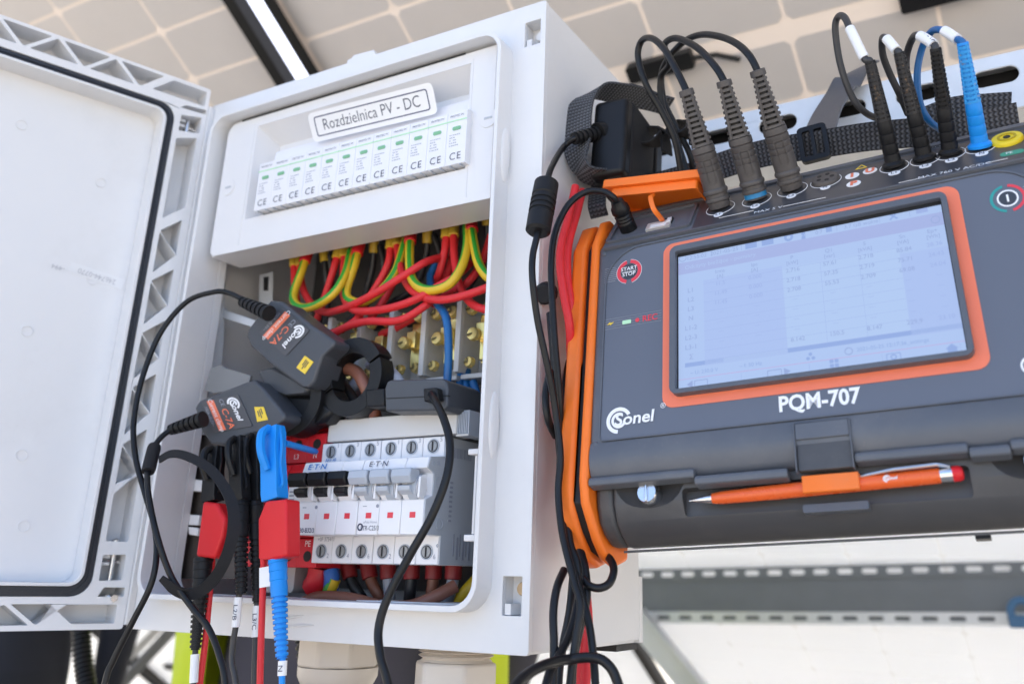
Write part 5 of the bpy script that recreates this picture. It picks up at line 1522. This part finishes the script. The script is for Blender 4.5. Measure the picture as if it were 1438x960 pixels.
# ------------------------------------------------------------------ sloping socket strip
TH = radians(32)
SFo = ME @ Mx.Translation((0, .1165, 0)) @ Mx.Rotation(-TH, 4, 'X')      # local x right, y up the slope, z out of it
def sp_(x, y, z=0.): return SFo @ V((x, y, z))
def strip_xy(px_, py_):
    d = ray(px_, py_); n = SFo.to_3x3().col[2]; o = SFo.translation
    p = CAM_C + d * ((o - CAM_C).dot(n) / d.dot(n))
    q = SFo.inverted() @ p
    return q.x, q.y
MB().plate(rrect(.0185, .2120, .0004, .0400, .001), (), -.001, .0004, SFo).build('socket_foil', mat('socket strip foil', (.050, .052, .060), .34, var=.02, rv=.02), mt)
MB().plate(rrect(XL + .003, XR - .003, .0430, .0470, .001), (), -.004, .0016, SFo).build('strip_rim', M_BODY, mt, .0008)
MB().plate(rrect(XL + .003, XR - .003, -.0022, -.0003, .0008), (), -.001, .0010, SFo).build('strip_rim', M_BODY, mt, .0006)
# port bay on the left under the orange flap
MB().plate(rrect(-.0425, .0165, .0050, .0385, .003), [rrect(-.0395, .0145, .0072, .0365, .002)], -.002, .0018, SFo).build('port_bay_frame', M_BODY, mt, .0005)
MB().plate(rrect(-.0395, .0145, .0072, .0365, .002), (), -.002, -.0012, SFo).build('port_bay_floor', mat('bay floor', (.022, .022, .025), .5), mt)
cxn, cyn = strip_xy(925, 319)
MB().plate(rrect(cxn - .0085, cxn + .0085, cyn - .0035, cyn + .0060, .0008), (), -.001, .0015, SFo).build('network_socket', mat('socket nickel', (.72, .70, .66), .3, metal=.4), mt, .0004)
MB().plate(rrect(cxn - .0055, cxn + .0055, cyn - .0018, cyn + .0025, .0004), (), .0016, .0018, SFo).build('socket_opening', M_WHT, mt)
cxn, cyn = strip_xy(938, 313)
MB().plate(rrect(cxn - .0030, cxn + .0030, cyn - .0025, cyn + .0055, .0004), (), -.001, .0012, SFo).build('usb_socket', M_DARK, mt)
MB().box(cxn - .0005, cxn + .0022, cyn - .0015, cyn + .0045, .0013, .0018, SFo).build('usb_tongue', M_WHT, mt)
cxn, cyn = strip_xy(966, 298)
MB().plate(rrect(cxn - .0070, cxn + .0075, cyn - .0018, cyn + .0028, .0006), (), -.001, -.0008, SFo).build('card_slot', M_DARK, mt)
# sockets: positions on the strip
SOCK = [strip_xy(x, y) for x, y in ((1012, 293), (1063, 281), (1113, 267), (1160, 255))]
SOCK2 = [strip_xy(x, y) for x, y in ((1256, 235), (1299, 225), (1335, 217), (1377, 208))]
for i, (x, y) in enumerate(SOCK):
    MB().plate(circ(x, y, .0095, 30), [circ(x, y, .0091, 30)], .0004, .0006, SFo).build('socket_ring', M_WPRINT, mt)
    MB().plate(circ(x + .0002, y - .0098, .0031, 16), (), .0004, .0006, SFo).build('socket_badge', M_WPRINT, mt)
    text(['L1', 'L2', 'L3', 'N'][i], .0038, SFo @ Mx.Translation((x + .0002, y - .0098, .0008)), M_INK, mt)
for i, (x, y) in enumerate(SOCK2):
    MB().plate(circ(x, y, .0084, 30), [circ(x, y, .0080, 30)], .0004, .0006, SFo).build('socket_ring', M_WPRINT, mt)
    MB().plate(rrect(x - .0034, x + .0034, y - .0122, y - .0070, .0024), (), .0004, .0006, SFo).build('socket_badge', M_WPRINT, mt)
    text(['L1', 'L2', 'L3', 'N'][i], .0042, SFo @ Mx.Translation((x, y - .0096, .0008)), M_INK, mt)
x, y = strip_xy(1079, 296); text('MAX 5 V', .0042, SFo @ Mx.Translation((x, y, .0006)), M_WPRINT, mt, sx=1.1)
x, y = strip_xy(1340, 241); text('MAX 760 V AC/DC', .0042, SFo @ Mx.Translation((x, y, .0006)), M_WPRINT, mt, sx=1.1)
x, y = strip_xy(1345, 200); text('CAT IV 600 V', .0034, SFo @ Mx.Translation((x - .012, y, .0006)), M_WPRINT, mt)
for (xa, ya), (xb, yb) in (((1010, 307), (1058, 300)), ((1100, 291), (1160, 277)), ((1262, 258), (1300, 249)), ((1385, 230), (1415, 223))):
    p, q = strip_xy(xa, ya), strip_xy(xb, yb)
    MB().box(p[0], q[0], p[1] - .0002, p[1] + .0001, .0004, .0006, SFo).build('print_line', M_WPRINT, mt)
# open round socket with five holes
x, y = SOCK[3]
MB().rod(sp_(x, y, .0004), sp_(x, y, .0030), [(0, .0086), (.7, .0084), (1, .0078)], 26).build('round_socket', M_CONN, mt)
for k in range(5):
    a_ = 2 * pi * k / 5
    MB().rod(sp_(x + .0043 * cos(a_), y + .0043 * sin(a_), .0029), sp_(x + .0043 * cos(a_), y + .0043 * sin(a_), .0032), [(0, .0014), (1, .0014)], 12).build('pin_hole', M_DARK, mt)
for (px_, py_, s, m) in ((1197, 248, 'I', M_ORGF), (1222, 241, 'U', M_ORGF), (1199, 259, 'P', M_ORGF)):
    x, y = strip_xy(px_, py_)
    MB().plate(circ(x, y, .0042, 20), (), .0004, .0006, SFo).build('symbol_disc', M_WPRINT, mt)
    text(s, .0075, SFo @ Mx.Translation((x, y, .0008)), m, mt, bold=.06)
x, y = strip_xy(1210, 235)
MB().plate([(x - .0035, y - .0028), (x + .0035, y - .0028), (x, y + .0030)], [[(x - .0024, y - .0021), (x + .0024, y - .0021), (x, y + .0018)]], .0004, .0006, SFo).build('warning_triangle', M_YELP, mt)
# yellow earth socket and PE badge
x, y = strip_xy(1415, 199)
MB().rod(sp_(x, y, .0004), sp_(x, y, .0028), [(0, .0084), (.6, .0084), (1, .0078)], 26).build('earth_socket', mat('yellow socket', (.80, .62, .02), .4), mt)
MB().plate(circ(x, y, .0050, 22), [circ(x, y, .0038, 22)], .0029, .0034, SFo).build('earth_socket_groove', mat('dark yellow', (.45, .33, .01), .5), mt)
MB().rod(sp_(x, y, .0028), sp_(x, y, .0033), [(0, .0020), (1, .0018)], 14).build('earth_socket_hole', M_DARK, mt)
x, y = strip_xy(1421, 216)
MB().plate(rrect(x - .0058, x + .0062, y - .0024, y + .0028, .0024), (), .0004, .0006, SFo).build('earth_badge', mat('green badge', (.03, .30, .20), .5), mt)
text('PE', .0036, SFo @ Mx.Translation((x - .0012, y, .0008)), M_WPRINT, mt)
# orange rubber flap, swung open on its strap
FLY = -.0
fa, fb_ = Am(850, 262, .004), Am(987, 247, .004)
FF_ = frame(fa, fb_ - fa, ME.to_3x3().col[1] * .1 - MN * 1.0)
wF = (fb_ - fa).length
fo = MB().plate(rrect(-.002, wF, -.002, .040, .003), (), -.0015, .0042, FF_).build('rubber_flap', M_ORG, mt, .0010, 3)
MB().plate(rrect(.004, wF - .004, .0010, .036, .002), [rrect(.0055, wF - .0055, .0026, .0345, .0015)], -.0075, -.0016, FF_).build('flap_rim', M_ORG, mt, .0005)
q0 = Am(914, 278, .002); q1 = Am(918, 293, .002)
MB().ribbon(spline([q0 + V((0, .004, .004)), q0, q1, Am(926, 304, -.003), Am(930, 309, -.008)], 5), (1, 0, .1), .0030, .0016).build('flap_strap', M_ORG, mt)
# orange clip stub at right end of flap
# ------------------------------------------------------------------ plugs in the strip
def grey_plug(base, tip, label, ring, seg=None):
    bw = sp_(*base, .0008); tw = Am(*tip, .040)
    # keep plug length plausible, aim from the socket to the tip pixel
    t = thing('current_plug', Mx.Translation(bw), label, 'plug', 'grey round plugs')
    D = tw - bw
    R = .0076
    prof = [(0, R * .82), (.02, R * .9), (.055, R * .9), (.06, R * 1.02), (.075, R * 1.06), (.09, R * 1.02), (.092, R * .92), (.12, R * .92), (.125, R * 1.02), (.145, R * 1.06), (.16, R * 1.0), (.165, R * .94),
            (.30, R * .95), (.305, R * .90), (.315, R * .95), (.35, R * .95), (.355, R * .9), (.365, R * .95), (.40, R * .95), (.405, R * .9), (.415, R * .95), (.455, R * .97), (.46, R * .9), (.47, R * .98), (.52, R * .96)]
    MB().rod(bw, tw, prof, 28).build('grip', M_CONN, t)
    if ring: MB().rod(bw + D * .018, bw + D * .062, [(0, R * .93), (1, R * .93)], 28).build('blue_ring', mat('blue ring', (.02, .20, .42), .45), t)
    # brand embossing panel
    f = frame(bw + D * .30 - CAM_F * 0, D, V((1, 0, 0)))
    view = (CAM_C - (bw + D * .3)).normalized()
    xd = D.normalized(); yd = view.cross(xd).normalized()
    ef = frame(bw + D * .30 + view * R * .955, xd, yd)
    MB().plate(rrect(-.0075, .0085, -.0032, .0032, .0015), [rrect(-.0070, .0080, -.0027, .0027, .0012)], -.001, .0002, ef).build('emboss_frame', M_CONN, t)
    text('SONEL', .0042, ef @ Mx.Translation((0, 0, .0002)), M_CONN, t, th=.0001)
    # open cage
    a0, a1 = .525, .95
    MB().rod(bw + D * a0, bw + D * a1, [(0, R * .62), (1, R * .40)], 16).build('core', M_DARK, t)
    cg = MB()
    nr = 10
    for k in range(nr):
        f0 = a0 + (a1 - a0) * k / nr; f1 = f0 + (a1 - a0) / nr * .55
        r0 = R * (.92 - .36 * k / nr)
        cg.rod(bw + D * f0, bw + D * f1, [(0, r0 * .8), (.02, r0), (.98, r0 * .97), (1, r0 * .8)], 20)
    up = V((0, 0, 1)); a_1 = xd.cross(up).normalized(); a_2 = xd.cross(a_1)
    for k in range(4):
        an = pi / 4 + k * pi / 2 + .35
        dd = a_1 * cos(an) + a_2 * sin(an)
        cg.tube([bw + D * a0 + dd * R * .86, bw + D * a1 + dd * R * .50], [.0012, .0010], 6)
    cg.build('strain_cage', M_CONN, t)
    MB().rod(bw + D * .945, tw, [(0, R * .58), (.1, R * .64), (.9, R * .62), (1, R * .54)], 20).build('cage_collar', M_CONN, t)
    return tw, D
G1 = grey_plug(SOCK[0], (963, 126), 'grey plug in the leftmost round socket, next to the orange flap', False)
G2 = grey_plug(SOCK[1], (1016, 113), 'grey plug with a blue ring, middle of three', True)
G3 = grey_plug(SOCK[2], (1063, 98), 'grey plug in the third round socket, rightmost of the grey ones', False)
def mcable(name, pts, r, m, label, group=None, n=12):
    return MB().tube(drop(spline([Am(*p) if len(p) == 3 and not isinstance(p, V) else p for p in pts], 10)), r, n).build(name, m, None, 0, 2, (label, 'cable', group))
def into(g, k=.10): return g[0] - g[1] * k
RC = .0023
mcable('plug_cable', [into(G1), G1[0], (948, 95, .042), (932, 68, .040), (915, 54, .034), (901, 58, .026), (896, 80, .020), (907, 118, .012), (928, 155, .0), (947, 195, -.012), (956, 240, -.025), (958, 262, -.030)], RC, M_CABLE, 'black cable looping from the leftmost grey plug')
mcable('plug_cable', [into(G2), G2[0], (1003, 92, .042), (980, 68, .038), (955, 55, .030), (940, 56, .024), (933, 66, .016), (940, 90, .006), (928, 110, -.004), (930, 150, -.014), (948, 190, -.025), (964, 240, -.035)], RC, M_CABLE, 'black cable looping from the grey plug with the blue ring')
mcable('plug_cable', [into(G3), G3[0], (1052, 78, .042), (1035, 62, .038), (1012, 52, .030), (985, 49, .020), (962, 58, .010), (940, 80, .0), (929, 105, -.012), (932, 140, -.020), (945, 170, -.028), (968, 215, -.04), (975, 245, -.05)], RC, M_CABLE, 'black cable looping from the rightmost grey plug')
def test_plug(base, tip, label, m, soiled):
    bw = sp_(*base, .0008); tw = Am(*tip, .030)
    t = thing('voltage_plug', Mx.Translation(bw), label, 'plug', 'voltage plugs')
    D = tw - bw; R = .0046
    MB().rod(bw, bw + D * .05, [(0, R * 1.42), (.5, R * 1.45), (1, R * 1.08)], 24).build('flange', m, t)
    MB().rod(bw + D * .045, bw + D * .45, [(0, R * 1.02), (.18, R), (.19, R * .93), (.21, R), (.42, R * .98), (.43, R * .91), (.45, R * .98), (.66, R * .96), (.67, R * .89), (.69, R * .96), (.9, R * .94), (1, R * .86)], 22).build('grip', m, t)
    s = MB(); relief(s, bw + D * .44, tw, R * .95, R * .66, 13, 18)
    s.build('strain_relief', soiled or m, t)
    xd = D.normalized(); a_1 = xd.cross(V((0, 0, 1))).normalized(); a_2 = xd.cross(a_1)
    rb = MB()
    for k in range(4):
        an = .6 + k * pi / 2; dd = a_1 * cos(an) + a_2 * sin(an)
        rb.tube([bw + D * .44 + dd * R * .85, tw + dd * R * .60], [.0008, .0006], 6)
    rb.build('relief_rib', soiled or m, t)
    MB().rod(tw - D * .01, tw + D * .015, [(0, R * .70), (1, R * .64)], 16).build('collar', m, t)
    return tw, D
def soiled(name, c0, c1):
    m = mat(name, c0, .5)
    nt = m.node_tree; N = nt.nodes; L = nt.links; p = N['Principled BSDF']
    tc = N.new('ShaderNodeTexCoord'); nz = N.new('ShaderNodeTexNoise'); nz.inputs['Scale'].default_value = 210; nz.inputs['Detail'].default_value = 4
    L.new(tc.outputs['Object'], nz.inputs['Vector'])
    r = N.new('ShaderNodeValToRGB'); r.color_ramp.elements[0].position = .63; r.color_ramp.elements[1].position = .76
    r.color_ramp.elements[0].color = (*c0, 1); r.color_ramp.elements[1].color = (*c1, 1)
    L.new(nz.outputs['Fac'], r.inputs[0]); L.new(r.outputs[0], p.inputs['Base Color'])
    return m
M_SOILK = soiled('soiled black rubber', (.018, .018, .02), (.30, .17, .08))
M_SOILB = soiled('soiled blue rubber', (.022, .30, .72), (.40, .26, .14))
K = [test_plug(SOCK2[0], (1222, 88), 'black ribbed plug, leftmost of the voltage sockets, smeared with dirt', M_RUB, M_SOILK),
     test_plug(SOCK2[1], (1263, 76), 'black ribbed plug in the second voltage socket', M_RUB, M_SOILK),
     test_plug(SOCK2[2], (1314, 70), 'black ribbed plug in the third voltage socket, beside the blue plug', M_RUB, M_RUB),
     test_plug(SOCK2[3], (1352, 62), 'bright blue ribbed plug in the N socket', M_BLUE, M_SOILB)]
def vcable(k, name, pts, m, lab, mk, word=''):
    P = spline([K[k][0] - K[k][1] * .05, K[k][0] + K[k][1] * .015] + [Am(*p) for p in pts], 10)
    t = thing(name, Mx.Translation(P[0]), lab, 'cable', 'cables of the voltage plugs')
    MB().tube(P, .0021, 12).build('jacket', m, t)
    i0, i1 = mk
    so = MB().tube(P[i0:i1], .0029, 14).build('marker_sleeve', M_WHT, t)
    if word:
        q = P[(i0 + i1) // 2]; view = (CAM_C - q).normalized()
        xd = (P[i0] - P[i1]).normalized(); yd = view.cross(xd)
        text(word, .0055, frame(q + view * .0030, xd, yd), M_INK, t)
    return t
vcable(0, 'voltage_cable', [(1214, 82, .032), (1196, 46, .036), (1186, 25, .034), (1177, 24, .028), (1173, 42, .022), (1180, 90, .010), (1196, 135, -.002), (1215, 158, -.012), (1240, 170, -.03)], M_GCABLE, 'dark cable looping up from the leftmost voltage plug', (20, 33))
vcable(1, 'voltage_cable', [(1258, 70, .030), (1244, 54, .030), (1239, 56, .022), (1240, 78, .012), (1250, 105, .0), (1262, 130, -.010), (1275, 160, -.03)], M_GCABLE, 'dark cable looping from the second voltage plug', (18, 30))
vcable(2, 'voltage_cable', [(1310, 62, .030), (1290, 50, .028), (1281, 55, .020), (1273, 80, .008), (1274, 110, -.004), (1280, 150, -.03)], M_GCABLE, 'dark cable with sleeve marked L3/C from the third voltage plug', (18, 30), 'L3/C')
vcable(3, 'voltage_cable', [(1342, 54, .028), (1324, 43, .026), (1308, 45, .018), (1295, 68, .008), (1288, 105, -.002), (1292, 145, -.014), (1305, 170, -.025), (1325, 185, -.04)], M_BLUE2, 'blue cable looping down from the blue plug', (18, 30))
# ------------------------------------------------------------------ power lead of the instrument
dcp = thing('power_plug', Mx.Translation(Am(882, 322, -.01)), 'black threaded power plug in the left port of the instrument', 'plug')
d0, d1 = Am(884, 324, -.012), Am(866, 282, .010)
MB().rod(d0, d1, [(0, .0058), (.28, .0058), (.3, .0052), (.32, .0060), (.37, .0052), (.42, .0060), (.47, .0052), (.52, .0060), (.57, .0052), (.62, .0060), (.66, .0064), (.80, .0060), (.86, .0050), (1, .0040)], 20).build('plug_body', M_BLK, dcp)
mcable('power_cable', [d1 + (d0 - d1) * .1, (860, 276, .014), (846, 269, .016), (822, 270, .018), (798, 288, .022), (780, 325, .024), (774, 370, .024), (776, 430, .020), (780, 490, .014), (786, 560, .004), (787, 620, -.008), (786, 680, -.008), (792, 745, -.010), (806, 800, -.010), (826, 870, -.010), (834, 930, -.010), (838, 1000, -.01), (845, 1120, -.01)], .0022, M_CABLE, 'black power cable curving from the instrument down past the bumper')
ad = thing('power_adapter', Mx.Translation(Am(880, 245, -.03)), 'black power adapter strapped on top of the instrument', 'adapter')
AO = Am(854, 191, .0)
AF = frame(AO, (1, .02, -.02), (-.06, .10, 1))
MB().box(-.0135, .0132, -.0315, .0315, -.055, .0, AF).build('case', M_BLK, ad, .004, 4)
MB().box(-.0142, .0142, -.0322, .0322, -.052, -.009, AF).build('case_collar', M_VELCRO, ad, .003, 2)
MB().box(-.0140, .0140, -.0300, .0280, -.068, -.0552, AF).build('rear_case', M_BLK, ad, .002, 2)
st0, st1 = Am(834, 189, .002), Am(806, 195, .016)
s = MB(); relief(s, st0 + (st0 - st1) * .3, st1, .0060, .0042, 6, 16); s.build('strain_relief', M_RUB, ad)
MB().rod(st0 + (st0 - st1) * .42, st0 + (st0 - st1) * .15, [(0, .0085), (1, .0080)], 20).build('grommet', M_RUB, ad)
fp0, fp1 = Am(768, 255, .044), Am(755, 327, .048)
mcable('adapter_cable', [st1 + (st0 - st1) * .2, st1, (792, 206, .016), (779, 226, .032), (769, 252, .044), (755, 327, .048), (748, 360, .048), (748, 395, .046), (755, 450, .036), (768, 510, .024), (780, 575, .010), (787, 640, .004), (784, 690, .002), (790, 750, .001), (806, 815, .0), (815, 850, .0), (808, 900, .0), (800, 965, .0), (790, 1120, .0)], .0021, M_CABLE, 'black adapter cable hanging down between box and instrument')
fc = thing('ferrite_choke', Mx.Translation(fp1), 'black ferrite choke on the adapter cable beside the box', 'ferrite choke')
MB().rod(fp0, fp1, [(0, 0.0060), (.04, 0.0079), (.30, 0.0081), (.32, 0.0074), (.36, 0.0074), (.37, 0.0082), (.41, 0.0082), (.42, 0.0074), (.46, 0.0074), (.47, 0.0082), (.51, 0.0082), (.52, 0.0074), (.56, 0.0074), (.57, 0.0082), (.61, 0.0082), (.62, 0.0074), (.66, 0.0074), (.68, 0.0081), (.96, 0.0079), (1, 0.0060)], 26).build('shell', M_RUB, fc)
# webbing strap round the adapter
wsd = AF.to_3x3().col[2]
wx = AF.to_3x3().col[0]
wp = spline([Am(940, 150, -.050), Am(905, 140, -.036), Am(868, 131, -.014), Am(838, 128, .0), Am(818, 142, .006), Am(812, 165, .006), Am(811, 190, .005), Am(812, 215, .005), Am(818, 238, .002), Am(842, 249, -.010), Am(880, 250, -.025)], 6)
wk = len(wp)
wsides = []
for i in range(wk):
    f = i / (wk - 1)
    g_ = max(0, min(1, 2.4 * sin(f * pi) - 1.2))
    wsides.append((V((.95, -.16, .05)) * g_ + V((.42, -.85, .08)) * (1 - g_)).normalized())
wst = thing('webbing_strap', AF @ Mx.Translation((0, -.032, -.02)), 'grey black webbing strap wrapped round the power adapter', 'strap')
MB().ribbon(wp, wsides, .024, .0016).build('webbing', M_WEB, wst)
# velcro cable loops behind the adapter
for (px_, py_, lab, rx) in ((918, 192, 'black velcro loop behind the power adapter, left of two', .0085), (958, 182, 'black velcro loop behind the power adapter, right of two', .0075)):
    c = Am(px_, py_, -.035)
    pts = [c + V((rx * cos(a_), .006 * sin(a_), rx * sin(a_) * 1.05)) for a_ in [2 * pi * k / 20 for k in range(21)]] + [c + V((rx * 1.1, 0, -.006)), c + V((rx * 1.2, 0, -.016))]
    MB().ribbon(pts, (.25, 1, .1), .012, .0014).build('velcro_loop', M_VELCRO, None, 0, 2, (lab, 'cable tie', 'velcro loops'))
# strap along the top of the instrument, slider and rail strap
sg = thing('carry_strap', Mx.Translation(Am(1150, 215, -.035)), 'black webbing carrying strap lying along the top of the instrument', 'strap')
pts = spline([Am(800, 268, -.05), Am(840, 250, -.06), Am(900, 262, -.055), Am(960, 250, -.050), Am(1040, 224, -.045), Am(1090, 212, -.042), Am(1150, 203, -.040), Am(1220, 192, -.040), Am(1300, 185, -.042), Am(1370, 176, -.045), Am(1430, 165, -.05)], 6)
MB().ribbon(pts, (0.02, -.45, 1), .0185, .0018).build('webbing', M_WEB2, sg)
pts = spline([Am(1300, 172, -.055), Am(1340, 158, -.055), Am(1385, 154, -.055), Am(1420, 152, -.055)], 6)
MB().ribbon(pts, (0.05, -.3, 1), .020, .0018).build('webbing_end', M_WEB2, sg)
MB().ribbon(spline([Am(842, 305, -.025), Am(838, 286, -.020), Am(842, 262, -.03), Am(850, 240, -.05)], 5), (1, .1, 0), .013, .0018).build('webbing_anchor', M_WEB2, sg)
bk = frame(Am(1143, 202, -.036), (1, .05, .09), (-.12, .1, 1))
MB().plate(rrect(-.0095, .0095, -.0135, .0135, .003), [rrect(-.0065, -.0012, -.0098, .0098, .001), rrect(.0012, .0065, -.0098, .0098, .001)], -.0018, .0022, bk).build('slider_buckle', M_BLK, sg, .0012, 3)
ts = MB().ribbon(spline([Am(1148, 196, -.040), Am(1160, 160, -.075), A(1180, 128, .145), A(1196, 108, .152), A(1204, 98, .165), A(1215, 96, .19)], 6), [V((1, .1, .35))] * 31, .024, .0016)
ts.build('rail_strap', mat('smooth grey webbing', (.075, .078, .09), .45, var=.1, vs=300), None, 0, 2, ('smooth grey strap looped over the slotted rail', 'strap'))
# ------------------------------------------------------------------ cables between box and instrument
BD = 'black cables in the bundle beside the box'
def bcab(pts, lab, m=M_CABLE, r=.0023, name='hanging_cable'):
    return MB().tube(drop(spline([Am(*p) for p in pts], 10)), r, 12).build(name, m, None, 0, 2, (lab, 'cable', BD))
bcab([(808, 262, .002), (800, 300, .006), (789, 340, .010), (787, 375, .012), (793, 420, .008), (800, 460, .002), (803, 540, -.02), (812, 680, -.035), (820, 800, -.03), (826, 880, -.03), (822, 965, -.03), (820, 1120, -.03)], 'red cable squeezed between the black cables and the bumper, nearest the viewer', M_RED2, .0028, 'red_cable')
bcab([(818, 268, -.01), (810, 300, -.004), (798, 345, .0), (797, 390, .0), (803, 440, -.004), (806, 540, -.028), (806, 680, -.045), (816, 800, -.035), (818, 880, -.035), (816, 965, -.035), (812, 1120, -.03)], 'second red cable behind the first beside the bumper', M_RED2, .0028, 'red_cable')
bcab([(772, 440, .004), (774, 465, .004), (777, 500, .000), (783, 600, -.010), (792, 690, -.014), (800, 760, -.012), (810, 790, -.012), (812, 840, -.012), (800, 890, -.004), (782, 925, .008), (766, 965, .018), (740, 1120, .03)], 'black cable leaning left at the bottom of the bundle')
bcab([(800, 700, -.03), (812, 760, -.025), (822, 800, -.02), (824, 840, -.018), (815, 880, -.018), (806, 925, -.018), (803, 965, -.018), (800, 1120, -.018)], 'black cable hanging straight at the bottom of the bundle')
bcab([(792, 800, -.012), (782, 825, .0), (777, 860, .004), (778, 910, .004), (776, 965, .004), (770, 1120, .004)], 'black cable bowing out left below the bundle')
bcab([(810, 330, -.05), (800, 400, -.045), (792, 500, -.035), (795, 620, -.035), (806, 740, -.03), (802, 840, -.028), (790, 910, -.028), (784, 965, -.028), (780, 1120, -.028)], 'black cable at the back of the bundle')
bcab([(842, 776, -.035), (856, 784, -.030), (862, 800, -.026), (856, 818, -.022), (842, 825, -.018), (828, 822, -.016), (818, 812, -.016)], 'small black cable loop under the orange bumper')
bcab([(716, 972, .05), (735, 950, .04), (765, 933, .026), (800, 925, .006), (836, 923, .004), (856, 935, .002), (868, 960, .0), (876, 1000, .0), (880, 1120, .0)], 'black cable arching across the bottom of the bundle', M_CABLE, .0026)
kn = MB().rod(Am(768, 411, .004), Am(763, 413, .012), [(0, .0075), (.7, .0072), (1, .0055)], 16)
kn.build('velcro_dot', M_VELCRO, None, 0, 2, ('round black velcro dot behind the adapter cable', 'cable tie', 'velcro loops'))
bcab([(772, 520, .002), (766, 555, .008), (770, 590, .004), (780, 612, -.01)], 'short black cable bend against the box side')
ribbed(spline([Am(798, 268, -.05), Am(806, 256, -.045), Am(814, 268, -.045), Am(822, 300, -.05)], 5), .0062, .0009, .0035).build('cable_boot', M_RUB, None, 0, 2, ('black ribbed boot above the red cables', 'cable boot'))
